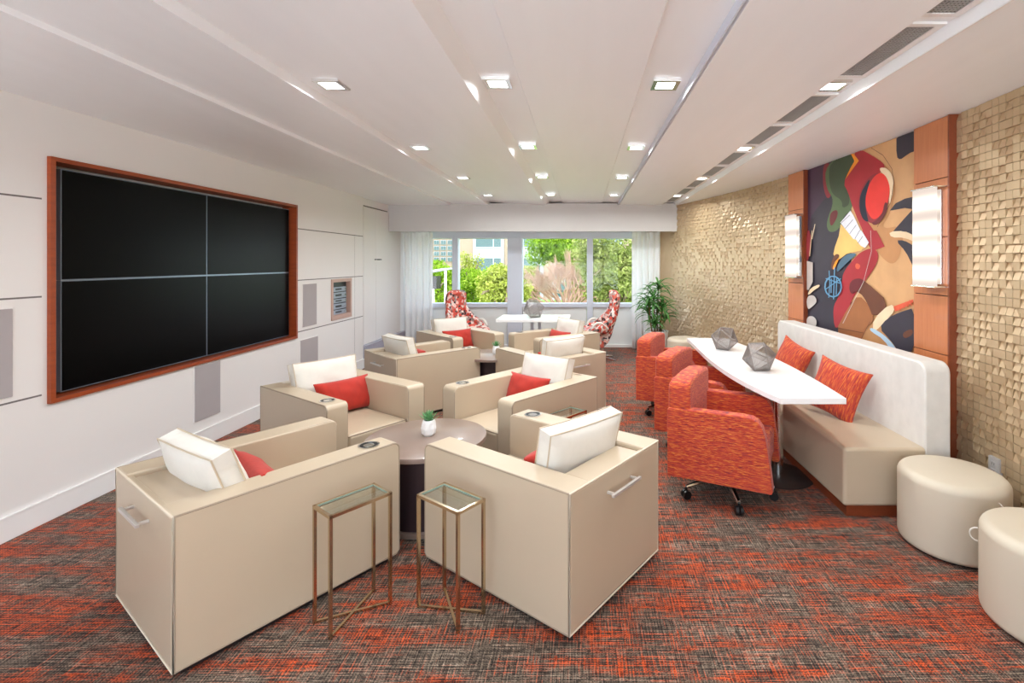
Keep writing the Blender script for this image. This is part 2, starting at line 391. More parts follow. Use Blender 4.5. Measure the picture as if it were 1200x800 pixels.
# right wall: curved, with relief tiles
rwb = MB(); ys = [BY+i*(WY+.1-BY)/60 for i in range(61)]
pl = [(arcx(y) if y > -1.5 else arcx(-1.5), y) for y in ys]+[(3.2, WY+.1), (3.2, BY)]
rwb.prism(pl, 0, CZ+.1)
o = rwb.build('wall_right', M['tile'], smooth=False); tag(o, kind='structure')
T = .05; tv = []; tf = []
rnd = random.Random(3)
skip = [(3.19, 5.42)]
nz = int(CZ/T)+1
y = .4
while y < 8.45:
    if any(a-.02 < y < b_-.03 for a, b_ in skip): y += T; continue
    runflat = 0
    for k in range(nz):
        z0 = k*T; z1 = min(z0+T, CZ-.001)
        if z1-z0 < .01: continue
        kind = rnd.random(); par = (int(round((y-.4)/T))+k) % 2; kind = kind*.62/.5 if (kind < .5) else kind
        kind = rnd.uniform(0, .56) if rnd.random() < (.36 if par else .74) else rnd.uniform(.56, 1)
        d0 = .008
        if kind < .50: c = (.016, .016, .016, .016)
        elif kind < .56: c = (.013, .013, .013, .013)
        elif kind < .88: c = (.018, .017, .001, .011)        # scooped, bottom corner out (near side first)
        else: c = (.019, .019, .003, .003)
        # corner order: (y0,z0) (y1,z0) (y1,z1) (y0,z1)
        b0 = len(tv)
        gp = .0013
        cs = [(y+gp, z0+gp), (y+T-gp, z0+gp), (y+T-gp, z1-gp), (y+gp, z1-gp)]
        for (yy, zz), dd in zip(cs, c): tv.append((arcx(yy)-dd, yy, zz))
        for (yy, zz) in cs: tv.append((arcx(yy)+.005, yy, zz))
        tf += [(b0, b0+1, b0+2, b0+3), (b0, b0+4, b0+5, b0+1), (b0+1, b0+5, b0+6, b0+2), (b0+2, b0+6, b0+7, b0+3), (b0+3, b0+7, b0+4, b0)]
    y += T
tm = MB(); tm.add(tv, tf)
o = tm.build('trim_6', M['tile'], smooth=False); tag(o, kind='structure')

# wood panels either side of the painting
def wood_panel(name, y0, y1, label):
    yc = (y0+y1)/2; x = arcx(yc); p = empty(name, (x, yc, 0), math.atan2(arcx(y1)-arcx(y0), y0-y1)*0+math.atan((arcx(y0)-arcx(y1))/(y1-y0)), label=label, cat='wall panel')
    h = (y1-y0)/2
    zs = [0, .56, .945, 1.33, 1.715, 2.10, CZ-.002]
    for a, b_ in zip(zs[:-1], zs[1:]):
        MB().box(-.062, -.012, -h, h, a+.0025, b_-.0025).build('veneer_board', M['wood'], p, bevel=.002, seg=1)
    MB().box(-.05, .02, -h+.002, h-.002, 0, CZ-.004).build('backing', M['seam'], p, smooth=False)
    MB().box(-.064, .0, -h-.014, -h, 0, CZ-.002).build('edge_strip', M['basewood'], p, smooth=False)
    return p
wood_panel('wood_panel', 3.205, 3.545, 'tall cherry wood wall panel right of the painting, nearer the camera')
wood_panel('wood_panel', 5.13, 5.42, 'narrow cherry wood wall panel left of the painting, farther away')

# ------------------------------------------------------------------ sconces
def sconce(y0, y1, xb, label, rz):
    yc = (y0+y1)/2
    s = empty('wall_sconce', (xb, yc, 1.715), rz, label=label, cat='wall lamp', group='wall sconces by the painting')
    h = (y1-y0)/2
    MB().box(-.03, 0, -h+.02, h-.02, -.31, .31).build('back_plate', M['chrome'], s, bevel=.003)
    g = MB(); pts = []
    for i in range(9):
        t = -1+2*i/8; pts.append((-.075+.018*t*t*0-.012*(1-t*t), h*t))
    pts2 = [(p[0]+.008, p[1]) for p in pts][::-1]
    g.prism(pts+pts2, -.322, .322)
    g.build('glass_diffuser', M['sconce'], s, smooth=False)
    for z in (-.33, .322): MB().box(-.088, -.0, -h, h, z, z+.008).build('end_cap', M['chrome'], s, smooth=False)
    return s
sconce(3.21, 3.44, arcx(3.375)-.064, 'lit frosted glass sconce on the wood panel nearer the camera', 0)
sconce(5.10, 5.33, arcx(5.275)-.066, 'lit frosted glass sconce on the far wood panel beyond the painting', R(3.5))

# ------------------------------------------------------------------ painting
PC = {'navy': srgb(52, 46, 58), 'plum': srgb(70, 44, 66), 'tan': srgb(208, 160, 112), 'tan2': srgb(190, 136, 88), 'green': srgb(62, 74, 52), 'green2': srgb(86, 106, 70),
      'yellow': srgb(238, 150, 40), 'crim': srgb(166, 38, 48), 'crim2': srgb(140, 40, 50), 'red': srgb(226, 50, 42), 'cream': srgb(232, 206, 170), 'white': srgb(226, 226, 232),
      'butter': srgb(238, 190, 110), 'blue': srgb(96, 150, 186), 'slate': srgb(74, 104, 124), 'brown': srgb(104, 58, 38), 'brown2': srgb(158, 98, 56), 'lblue': srgb(180, 206, 226), 'coral': srgb(216, 92, 62), 'ink': srgb(24, 28, 50), 'grey': srgb(196, 186, 180), 'dred': srgb(104, 28, 36)}
PM = {}
for k, c in PC.items(): PM[k] = mat('paint_'+k, c, .55, var=.16, vscale=7, bump=.1, bscale=60)
PX0, PS = 2.40, .055
def pp(px, py, off=0):       # photo point -> the painting's plane
    k = (px-VX)/FPX; Y = (PX0-off+PS*3.55)/(k+PS); X = k*Y
    return (X, Y, CAMZ+(VY-py)/FPX*Y)
pk_ = list(PM); 
def smooth_poly(pts, it=2):
    for _ in range(it):
        q = []
        for i in range(len(pts)):
            a, b_ = pts[i], pts[(i+1) % len(pts)]
            q += [(a[0]*.75+b_[0]*.25, a[1]*.75+b_[1]*.25), (a[0]*.25+b_[0]*.75, a[1]*.25+b_[1]*.75)]
        pts = q
    return pts
T1 = lambda P: [(940+u*.175, 140+v*.175) for u, v in P]        # upper half measured in one enlargement
T2 = lambda P: [(940+u*.1875, 270+v*.1875) for u, v in P]      # lower half in another
layers = [
 ('tan', T1([(330, 0), (780, 0), (780, 1600), (330, 1600)]), 0),
 ('plum', T1([(20, 0), (330, 0), (330, 700), (30, 760)]), 0),
 ('navy', T1([(20, 700), (190, 480), (330, 560), (280, 750), (240, 1000), (300, 1500), (20, 1500)]), 1),
 ('crim2', T1([(140, 300), (190, 280), (200, 500), (170, 540), (140, 450)]), 2),
 ('green2', T1([(155, 300), (340, 200), (350, 600), (280, 640), (250, 740), (180, 760), (160, 690), (220, 540), (160, 460)]), 2),
 ('green', T1([(185, 290), (330, 215), (360, 300), (290, 420), (330, 560), (270, 600), (270, 540), (200, 500), (180, 400)]), 2),
 ('dred', T1([(190, 620), (240, 600), (240, 650), (200, 720), (185, 690)]), 2),
 ('tan2', T1([(420, 200), (560, 300), (640, 420), (600, 620), (520, 740), (700, 700), (640, 1000), (500, 900), (450, 700)]), 3),
 ('navy', T1([(634, 90), (780, 60), (780, 215), (740, 215), (700, 240), (660, 270), (634, 250)]), 1),
 ('navy', T1([(780, 510), (690, 530), (630, 560), (590, 610), (690, 592), (745, 600), (690, 660), (610, 750), (700, 750), (780, 800)]), 0),
 ('cream', T1([(585, 750), (690, 745), (780, 790), (780, 830), (690, 790), (600, 790)]), 1),
 ('navy', T2([(588, 62), (640, 60), (700, 95), (720, 110), (720, 270), (690, 210), (650, 130)]), 1),
 ('butter', T1([(262, 700), (350, 790), (420, 860), (300, 900), (220, 960)]), 0),
 ('butter', T2([(245, 0), (330, 20), (400, 120), (300, 140), (210, 170), (195, 140)]), 1),
 ('crim', T1([(345, 225), (400, 200), (470, 240), (550, 290), (560, 330), (470, 400), (400, 470), (380, 620), (450, 690), (520, 800), (440, 810), (350, 610), (310, 480), (280, 430), (320, 330), (385, 275)]), 1),
 ('yellow', T1([(328, 225), (350, 232), (385, 275), (330, 350), (292, 402), (330, 320), (355, 278)]), 0),
 ('crim', T2([(380, 0), (470, 0), (520, 100), (440, 130), (420, 90)]), 0),
 ('crim', T2([(440, 110), (480, 130), (478, 200), (410, 300), (330, 400), (280, 520), (210, 640), (195, 480), (230, 420), (255, 320), (260, 260), (350, 150), (400, 120)]), 2),
 ('coral', T2([(340, 200), (372, 215), (360, 245), (335, 235)]), 2),
 ('cream', T1([(524, 320), (580, 325), (620, 390), (615, 500), (585, 590), (592, 440), (570, 380), (530, 350)]), 2),
 ('crim2', T1([(455, 380), (520, 350), (585, 400), (598, 500), (560, 640), (500, 700), (450, 690), (390, 630), (380, 560), (400, 460)]), 2),
 ('red', T1([(450, 440), (500, 365), (550, 355), (590, 420), (595, 500), (565, 600), (490, 685), (440, 620), (428, 540)]), 2),
 ('ink', T1([(440, 420), (462, 395), (450, 450), (425, 540), (440, 640), (455, 690), (410, 670), (388, 590), (395, 500)]), 2),
 ('dred', T1([(560, 550), (580, 560), (575, 620), (530, 690), (490, 710), (470, 690), (500, 680), (545, 630)]), 2),
 ('white', T1([(330, 610), (350, 640), (430, 810), (350, 800), (262, 690)]), 0),
 ('white', T2([(300, 0), (378, 0), (424, 75), (400, 108), (372, 95)]), 0),
 ('brown', T2([(185, 230), (195, 180), (215, 145), (240, 150), (235, 170), (205, 200), (195, 250)]), 2),
 ('yellow', T2([(195, 235), (215, 190), (240, 170), (225, 205), (205, 248)]), 2),
 ('slate', T2([(222, 230), (260, 165), (310, 140), (355, 145), (300, 190), (240, 250), (225, 260)]), 2),
 ('brown2', T2([(210, 640), (300, 470), (360, 400), (430, 470), (460, 560), (400, 620), (380, 690), (300, 670)]), 1),
 ('tan2', T2([(380, 700), (400, 620), (470, 560), (520, 610), (560, 720), (560, 780)]), 1),
 ('brown', T2([(300, 370), (310, 315), (360, 295), (400, 315), (560, 455), (455, 552), (415, 450), (370, 385)]), 1),
 ('dred', T2([(300, 360), (315, 310), (370, 295), (400, 320), (350, 380), (315, 400)]), 2),
 ('cream', T2([(455, 552), (560, 455), (600, 490), (500, 600), (450, 640)]), 1),
 ('navy', T2([(490, 610), (540, 550), (620, 510), (720, 480), (720, 760), (610, 755), (560, 680)]), 1),
 ('coral', T2([(580, 475), (705, 430), (705, 450), (600, 505)]), 0),
 ('brown', T2([(635, 640), (700, 610), (705, 650), (650, 680)]), 2),
 ('lblue', T2([(432, 612), (450, 608), (520, 650), (580, 710), (612, 770), (580, 770), (520, 680), (440, 630)]), 1),
 ('grey', T2([(38, 190), (75, 200), (75, 320), (50, 370), (38, 370)]), 0),
 ('cream', T2([(42, 400), (60, 360), (115, 335), (120, 350), (80, 375), (55, 400)]), 1),
 ('grey', T2([(36, 410), (80, 400), (105, 440), (80, 470), (40, 500)]), 2),
 ('grey', T2([(36, 540), (80, 532), (104, 570), (90, 610), (36, 600)]), 2),
 ('crim2', T2([(36, 0), (60, 0), (66, 120), (45, 190), (36, 190)]), 1),
]
pnt = MB(); names = list(PM)
X0_, X1_ = 945.5, 1073.5
a, b_ = pp(X1_, 300), pp(X0_, 300); YN, YF = a[1], b_[1]
ZB, ZT = .55, CZ-.004
def clipface(pts, off):
    # clip polygon (in plane coords Y,z) to the canvas
    P = [(pp(*p)[1], pp(*p)[2]) for p in pts]
    for ax, lim, sgn in ((0, YN, 1), (0, YF, -1), (1, ZB, 1), (1, ZT, -1)):
        Q = []
        for i in range(len(P)):
            p, q = P[i], P[(i+1) % len(P)]; ip = (p[ax]-lim)*sgn >= 0; iq = (q[ax]-lim)*sgn >= 0
            if ip: Q.append(p)
            if ip != iq:
                t = (lim-p[ax])/(q[ax]-p[ax]); Q.append((p[0]+(q[0]-p[0])*t, p[1]+(q[1]-p[1])*t))
        P = Q
        if len(P) < 3: return None
    return [(PX0-PS*(y-3.55)-off, y, z) for y, z in P]
def cface(nm, pts, off):
    f = clipface(pts, off)
    if f: pnt.cur = names.index(nm); pnt.add(f, [tuple(range(len(f)))])
pnt.cur = names.index('navy')
xn = PX0-PS*(YN-3.55); xf = PX0-PS*(YF-3.55)
pnt.add([(xn, YN, ZB), (xf, YF, ZB), (xf, YF, ZT), (xn, YN, ZT), (xn+.03, YN, ZB), (xf+.03, YF, ZB), (xf+.03, YF, ZT), (xn+.03, YN, ZT)],
        [(0,1,2,3), (4,7,6,5), (0,4,5,1), (1,5,6,2), (2,6,7,3), (3,7,4,0)])
off = .0006
for nm, pts, sm in layers:
    cface(nm, smooth_poly(pts, sm) if sm else pts, off); off += .00035
def stroke(nm, pts, w):
    global off
    for (x0, y0), (x1, y1) in zip(pts[:-1], pts[1:]):
        d = math.hypot(x1-x0, y1-y0)+1e-6; nx, ny = -(y1-y0)/d*w/2, (x1-x0)/d*w/2
        cface(nm, [(x0+nx, y0+ny), (x1+nx, y1+ny), (x1-nx, y1-ny), (x0-nx, y0-ny)], off)
    off += .0003
for P in ([(270, 695), (330, 640)], [(300, 730), (352, 670)], [(330, 765), (375, 705)], [(365, 800), (400, 740)], [(385, 830), (420, 780)]): stroke('ink', T1(P), .45)
stroke('blue', T2([(205+52*math.cos(t*.5), 350+65*math.sin(t*.5)) for t in range(14)]), 1.6)
for P in ([(215, 230), (212, 300), (208, 430)], [(180, 250), (185, 330), (178, 420)], [(195, 300), (193, 390)], [(228, 300), (225, 400)], [(155, 370), (255, 300)], [(160, 300), (250, 330)]): stroke('blue', T2(P), 1.1)
for P in ([(590, 480), (600, 505)], [(615, 465), (630, 498)], [(640, 455), (655, 485)], [(665, 445), (680, 478)], [(688, 435), (702, 470)]): stroke('coral', T2(P), 1.2)
stroke('brown', T1([(480, 190), (560, 240), (620, 330), (632, 420), (610, 560), (520, 720)]), .5)
stroke('cream', T1([(100, 700), (80, 800)]), .7); stroke('cream', T2([(75, 0), (60, 160)]), .7)
stroke('brown', T2([(215, 605), (400, 640)]), .6); stroke('brown', T2([(440, 570), (380, 690)]), .6)
stroke('grey', T2([(445, 0), (450, 130), (400, 320), (270, 580)]), .5)
pnt = pnt.build('painting', [PM[k] for k in names], smooth=False, recalc=False)
tag(pnt, 'large abstract painting of curved red, tan and navy shapes on the curved wall', 'painting')
# outlet
o = empty('wall_outlet', (arcx(2.87)-.027, 2.87, .365), 0, label='grey electrical outlet low on the tiled wall beside the ottoman', cat='outlet')
MB().box(-.004, .02, -.037, .037, -.06, .06).build('face_plate', M['outlet'], o, bevel=.002)
for z in (-.022, .022):
    MB().box(-.007, .0, -.018, .018, z-.015, z+.015).build('socket', M['outlet'], o, bevel=.003)
    MB().box(-.0075, -.003, -.009, -.006, z-.006, z+.008).box(-.0075, -.003, .006, .009, z-.006, z+.008).build('socket_slots', M['black'], o, smooth=False)

# ------------------------------------------------------------------ ceiling lights and vents
LY = [-.27, 1.26, 2.79, 4.32, 5.85, 7.38]  # the row behind the camera is unseen, added to light the room
lanes = [(-1.41, 1.003, 'left'), (-.477, 1.012, 'centre left'), (.462, 1.004, 'centre right'), (1.40, .998, 'far right')]
def make_ceiling_light():
    r = empty('ceiling_light')
    f = MB()
    for a in ((-.074, .074, -.074, -.05), (-.074, .074, .05, .074), (-.074, -.05, -.05, .05), (.05, .074, -.05, .05)): f.box(*a, -.012, .004)
    f.build('trim_ring', M['chrome'], r, smooth=False)
    MB().box(-.052, .052, -.052, .052, -.004, .002).build('diffuser', M['lamp'], r, smooth=False)
    return r
proto = None
ordw = ['', 'nearest', 'first', 'second', 'third', 'farthest']
lname = {'left': 'leftmost row', 'centre left': 'row left of centre', 'centre right': 'row right of centre', 'far right': 'row among the air grilles'}
for ln, (x, h, side) in enumerate(lanes):
    for i, y in enumerate(LY):
        if y > 2:
            if proto is None: proto = make_ceiling_light(); c = proto
            else: c = copy_tree(proto)
            c.location = (x, y, CAMZ+h-.004)
            pos = {2: 'nearest the camera', 3: 'second from the camera', 4: 'third from the camera', 5: 'nearest the window'}[i]
            tag(c, 'square lit recessed ceiling light in the %s, %s' % (lname[side], pos), 'ceiling light', 'recessed ceiling lights')
        L = bpy.data.lights.new('downlight', 'AREA'); L.shape = 'SQUARE'; L.size = .09; L.energy = 9.5 if y > 2 else 3.0; L.color = (.93, .985, 1); L.spread = R(165)
        lo = bpy.data.objects.new('downlight', L); COL.objects.link(lo); lo.location = (x, y, CAMZ+h-.022)
def make_vent():
    r = empty('air_vent')
    f = MB()
    for a in ((-.095, .095, -.30, -.275), (-.095, .095, .275, .30), (-.095, -.062, -.275, .275), (.062, .095, -.275, .275)): f.box(*a, -.008, .004)
    f.build('vent_frame', M['trim'], r, smooth=False)
    gq = MB()
    for i in range(9): gq.box(-.062+i*.0155-.002, -.062+i*.0155+.002, -.275, .275, -.005, -.001)
    for i in range(37): gq.box(-.062, .062, -.275+i*.0153-.002, -.275+i*.0153+.002, -.004, -.0)
    gq.build('grille', M['ventmesh'], r, smooth=False)
    MB().box(-.07, .07, -.28, .28, .0, .003).build('dark_duct', M['ventdark'], r, smooth=False)
    return r
vp = None; vy = []
for y in LY[1:]:
    vy += [y+.44, y+1.10]
vy = [v for v in vy if v < 8.0]
vw = ['cut by the top of the photo', 'last before the nearest light', 'just beyond the nearest light of its row', 'second beyond the nearest light of its row', 'just beyond the second light of its row', 'before the third light of its row', 'just beyond the third light of its row', 'before the last light of its row', 'closest to the window valance', 'at window']
for i, y in enumerate(vy):
    if y < 1.5: continue
    if vp is None: vp = make_vent(); c = vp
    else: c = copy_tree(vp)
    c.location = (1.415, y, CAMZ+.993)
    tag(c, 'grey mesh air grille in the ceiling, '+vw[i-0 if i < len(vw) else -1], 'air vent', 'ceiling air grilles')

# ------------------------------------------------------------------ left wall fittings
fr = empty('display_frame', (LWX, (TY0+TY1)/2, TZ0), label='cherry wood frame around the video wall on the left wall', cat='frame')
fy = (TY1-TY0)/2; fz = TZ1-TZ0
MB().box(-.13, .025, -fy, -fy+.028, 0, fz).build('side_board', M['redwood'], fr, smooth=False)
MB().box(-.13, .025, fy-.028, fy, 0, fz).build('side_board', M['redwood'], fr, smooth=False)
MB().box(-.13, .025, -fy+.028, fy-.028, fz-.026, fz).build('top_board', M['redwood'], fr, smooth=False)
MB().box(-.13, .025, -fy+.028, fy-.028, 0, .026).build('bottom_board', M['redwood'], fr, smooth=False)
sy0, sy1, sz0, sz1 = 3.10, 5.51, .738, 2.132
my, mz = (sy0+sy1)/2, (sz0+sz1)/2; sp = None
for (yc, zc, lab) in ((sy0*.5+my*.5, mz*.5+sz1*.5, 'upper left'), (sy1*.5+my*.5, mz*.5+sz1*.5, 'upper right'), (sy0*.5+my*.5, mz*.5+sz0*.5, 'lower left'), (sy1*.5+my*.5, mz*.5+sz0*.5, 'lower right')):
    if sp is None:
        sp = empty('video_display'); hw, hh = (sy1-sy0)/4-.001, (sz1-sz0)/4-.001
        MB().box(-.06, 0, -hw, hw, -hh, hh).build('casing', M['bezel'], sp, smooth=False)
        MB().box(.0, .003, -hw+.007, hw-.007, -hh+.006, hh-.006).build('screen', M['screen'], sp, smooth=False)
        c = sp
    else: c = copy_tree(sp)
    c.location = (LWX-.045, yc, zc)
    tag(c, 'large black switched-off display, %s of the four in the video wall' % lab, 'television', 'displays of the video wall')
def speaker(y0, y1, z0, z1, lab):
    s = empty('wall_speaker', (LWX, (y0+y1)/2, z0), label=lab, cat='speaker', group='flush wall speakers')
    h = (y1-y0)/2
    MB().box(-.005, .006, -h, h, 0, z1-z0).build('speaker_frame', M['wall'], s, bevel=.002, seg=1)
    MB().box(.004, .01, -h+.006, h-.006, .006, z1-z0-.006).build('grille_cloth', M['speaker'], s, bevel=.002, seg=1)
speaker(2.42, 2.80, .79, 1.295, 'grey flush speaker cut by the left edge of the photo')
speaker(4.10, 4.40, .22, .69, 'grey flush speaker in the wall below the video wall')
speaker(5.69, 5.99, .80, 1.30, 'light grey flush speaker between the video wall and equipment niche')
speaker(5.64, 6.02, .2, .665, 'grey flush speaker below the other, right of the video wall')
nf = empty('equipment_niche', (LWX, (NY0+NY1)/2, NZ0), label='small wood framed equipment niche in the left wall', cat='cabinet')
h = (NY1-NY0)/2; z = NZ1-NZ0
MB().box(-.05, .012, -h-.03, -h+.012, -.03, z+.03).build('side_board', M['niche'], nf, smooth=False)
MB().box(-.05, .012, h-.012, h+.03, -.03, z+.03).build('side_board', M['niche'], nf, smooth=False)
MB().box(-.05, .012, -h+.012, h-.012, z-.012, z+.03).build('top_board', M['niche'], nf, smooth=False)
MB().box(-.05, .012, -h+.012, h-.012, -.03, .03).build('bottom_board', M['niche'], nf, smooth=False)
MB().box(-.155, -.05, -h, h, -.0, z).build('dark_interior', M['black'], nf, smooth=False)
hs = [.055, .07, .05, .075, .06]; zz = NZ0+.032
comp = mat('equipment_face', srgb(150, 158, 172), .35, metal=.3, var=.25, vscale=30)
for i, hh in enumerate(hs):
    e = empty('audio_component', (LWX-.04, (NY0+NY1)/2, zz), label='slim grey audio component in the wall niche, '+['lowest of five', 'second from the bottom', 'middle one of five', 'second from the top', 'topmost of five'][i], cat='audio equipment', group='audio components in the niche')
    MB().box(-.006, .012, -.19+.02*(i % 2), .20, 0, hh).build('front_face', comp, e, bevel=.003)
    MB().box(.011, .014, -.1, .06, hh*.35, hh*.7).build('display_window', M['black'], e, smooth=False)
    kb = MB().tube([(.01, .15, hh*.5), (.025, .15, hh*.5)], .012, 10).build('knob', M['chrome'], e)
    zz += hh+.012

# ------------------------------------------------------------------ curtains
def curtain(x0, x1, y, ph, folds, label):
    n = folds*10; vs = []; H = [(0.015, 1.0), (.5, 1.0), (1.2, .95), (1.75, .85), (2.02, .6), (2.09, .45)]
    for z, amp in H:
        for i in range(n+1):
            t = i/n; x = x0+(x1-x0)*t
            yy = y+amp*(.035*math.sin(ph+t*folds*2*PI)+.016*math.sin(2.3*ph+t*folds*4.7+z*1.1))
            vs.append((x, yy, z))
    m = len(H); fs = [(j*(n+1)+i, j*(n+1)+i+1, (j+1)*(n+1)+i+1, (j+1)*(n+1)+i) for j in range(m-1) for i in range(n)]
    o = MB().add(vs, fs).build('curtain', M['curtain'], sub=1); tag(o, label, 'curtain', 'sheer curtains')
    sd = o.modifiers.new('thick', 'SOLIDIFY'); sd.thickness = .002
curtain(px2x(464, 8.86), px2x(507, 8.86), 8.86, .4, 6, 'white sheer curtain at the left end of the window, by the wall doors')
curtain(px2x(740.5, 8.86), px2x(782, 8.80), 8.84, 1.4, 6, 'white sheer curtain at the right end of the window, behind the potted plant')
o = MB().box(-3.2, 1.52, 8.84, 8.87, 2.095, 2.12).build('curtain_track', M['trim'], smooth=False); tag(o, 'white curtain track running above the window behind the valance', 'curtain track')

# ------------------------------------------------------------------ cushions
def cushion_mb(w, h, t, edge, N=14, p=2.6, pinch=.05, wr=0, seed=0):
    rd = random.Random(seed); ph = [rd.uniform(0, 6) for _ in range(6)]
    mb = MB(); vs = []
    for side in (1, -1):
        for j in range(N+1):
            for i in range(N+1):
                u = -1+2*i/N; v = -1+2*j/N
                f = max(0, (1-abs(u)**p)*(1-abs(v)**p))**.5
                k = 1-pinch*(1-abs(v)**2)*abs(u)**3; k2 = 1-pinch*(1-abs(u)**2)*abs(v)**3
                wv = wr*f*(math.sin(u*5+v*4+ph[0])+.6*math.sin(v*9-u*6+ph[1]))
                vs.append((u*w/2*k, side*(edge/2+(t-edge)/2*f+wv), v*h/2*k2))
    Q = (N+1)*(N+1); fs = []
    for s in (0, 1):
        for j in range(N):
            for i in range(N):
                a = s*Q+j*(N+1)+i; q = (a, a+1, a+N+2, a+N+1); fs.append(q if s == 0 else q[::-1])
    rim = [i for i in range(N+1)]+[j*(N+1)+N for j in range(1, N+1)]+[N*(N+1)+i for i in range(N-1, -1, -1)]+[j*(N+1) for j in range(N-1, 0, -1)]
    for a, b_ in zip(rim, rim[1:]+rim[:1]): fs.append((a, b_, b_+Q, a+Q))
    mb.add(vs, fs); rims = [[vs[i] for i in rim], [vs[i+Q] for i in rim]]
    return mb, rims
def white_cushion():
    r = empty('back_cushion')
    mb, rims = cushion_mb(.50, .40, .165, .08, p=2.6, pinch=.035, wr=.004)
    mb.build('cushion_cover', M['cushion'], r, ang=60)
    pm = MB()
    for rm in rims: pm.tube([Vector(p) for p in rm], .004, 6, closed=True)
    pm.build('piping', M['leather'], r)
    return r
def red_pillow():
    r = empty('throw_pillow')
    mb, rims = cushion_mb(.44, .26, .13, .012, p=2.2, pinch=.07, wr=.004, seed=4)
    mb.build('pillow_cover', M['velvet'], r, ang=80); return r

# ------------------------------------------------------------------ club armchairs
CW, CD, CH = .765, .95, .613
def side_outline(inset=0):
    r = .035; y0, y1, z0, z1 = -CD/2+inset, CD/2-inset, .03+inset, CH-inset
    pts = [(y0, z0), (y1-r*.4, z0)]
    pts += [(y1-r+r*math.sin(R(a)), z0+r-r*math.cos(R(a))) for a in (30, 60, 90)][0:3] if False else [(y1, z0+r*.4)]
    for a in range(0, 91, 15): pts.append((y1-r+r*math.cos(R(a)), z1-r+r*math.sin(R(a))))
    pts.append((y0, z1)); return pts
def make_armchair():
    r = empty('armchair')
    for s in (-1, 1):
        xo, xi = s*CW/2, s*(CW/2-.148)
        a = MB().prism(side_outline(), min(xo, xi), max(xo, xi), 'x').build('arm', M['leather'], r, bevel=.016, seg=4)
        # piping on the outer and inner panel outlines
        out = side_outline(.004)
        pm = MB().tube([(xo-s*.003, y, z) for y, z in out], .0048, 6, closed=True)
        pm.tube([(xi+s*.006, y, z) for y, z in out[2:-1]]+[(xi+s*.006, -CD/2+.18, CH-.006)], .0035, 6)
        pm.build('arm_piping', M['piping'], a)
        if s == 1:
            cp = MB(); cp.lathe([(.046, 0), (.052, .002), (.052, .004), (.044, .004), (.044, .0015)], 28)
            c = cp.build('cup_holder', M['chrome'], a, loc=(.308, .345, CH))
            MB().lathe([(.0435, .0012), (.0435, .0022)], 28).build('cup_well', M['black'], c)
            MB().lathe([(.001, .0022), (.001, .0026), (.026, .0028), (.0262, .0023)], 28).build('cup_liner', M['chrome'], c)
    bk = MB().box(-CW/2+.149, CW/2-.149, -CD/2+.004, -CD/2+.175, .03, CH-.014)
    bo = bk.build('back', M['leather'], r, bevel=.03, seg=5)
    pm = MB()
    z0, z1, x1, yb = .033, CH-.005, CW/2-.004, -CD/2-.0
    pm.tube([(-x1, yb, z0), (x1, yb, z0), (x1, yb, z1), (-x1, yb, z1)], .0048, 6, closed=True)
    pm.build('back_piping', M['pipelight'], bo)
    MB().box(-CW/2+.012, CW/2-.012, -CD/2-.002, -CD/2+.03, .04, CH-.012).build('back_panel', M['leather'], r, bevel=.006)
    st = MB().box(-CW/2+.150, CW/2-.150, -CD/2+.176, CD/2-.006, .075, .375).build('seat', M['leather'], r, bevel=.028, seg=5)
    pm = MB(); xa, ya = CW/2-.156, CD/2-.012
    pm.tube([(-xa, -.1, .366), (-xa, ya, .366), (xa, ya, .366), (xa, -.1, .366)], .004, 6)
    pm.build('seat_piping', M['piping'], st)
    MB().box(-CW/2+.03, CW/2-.03, -CD/2+.03, CD/2-.05, 0, .05).build('plinth', M['dark'], r, smooth=False)
    hd = MB(); yh = -CD/2-.004
    hd.bar((-.115, yh-.038, .515), (.115, yh-.038, .515), .014)
    for x in (-.10, .10): hd.bar((x, yh+.004, .515), (x, yh-.033, .515), .012)
    hd.build('pull_handle', M['handle'], r, bevel=.002, seg=2)
    return r
chairs = [  # centre x, y, forward angle (deg), label, cushion (dx, dy, tilt, yaw), pillow
 (-1.545, 2.44, 54.7, 'nearest cream leather club armchair at left, handle and side facing the camera', (.01, -.17, 20, 5), (.06, -.03, 24, -6)),
 (-.2115, 2.603, 143.6, 'nearest cream leather club armchair right of the paired glass side tables', (.02, -.17, 13, -8), (-.02, -.03, 22, 0)),
 (-1.836, 3.814, -34.6, 'cream leather club armchair facing the camera, in front of the video wall', (.0, -.20, 14, 0), (-.06, -.07, 20, 0)),
 (-.475, 3.931, 231.5, 'cream leather club armchair facing the camera, right of the potted succulent', (-.0, -.20, 16, 0), (.06, -.08, 22, 0)),
 (-1.736, 5.408, 45.5, 'cream leather club armchair in the far group showing its back handle at left', (-.03, -.17, 16, 4), (.0, -.03, 22, 0)),
 (-.357, 5.33, 130.5, 'cream leather club armchair in the far group showing its back handle at right', (.0, -.17, 12, 0), (.0, -.03, 22, 0)),
 (-1.657, 6.70, -45, 'cream leather club armchair farthest left, in front of the floral chair by the curtain', (-.0, -.20, 12, 0), (-.02, -.06, 18, 0)),
 (-.383, 6.616, 218, 'cream leather club armchair farthest right, in front of the white window table', (-.0, -.20, 12, 0), (.0, -.06, 18, 0)),
]
ac = make_armchair(); wc = white_cushion(); rp = red_pillow()
where = ['nearest armchair at left', 'nearest armchair at right', 'armchair facing the camera before the video wall', 'armchair facing the camera right of the succulent', 'far group armchair with its back handle at left', 'far group armchair with its back handle at right', 'armchair farthest left by the curtain', 'armchair farthest right before the window table']
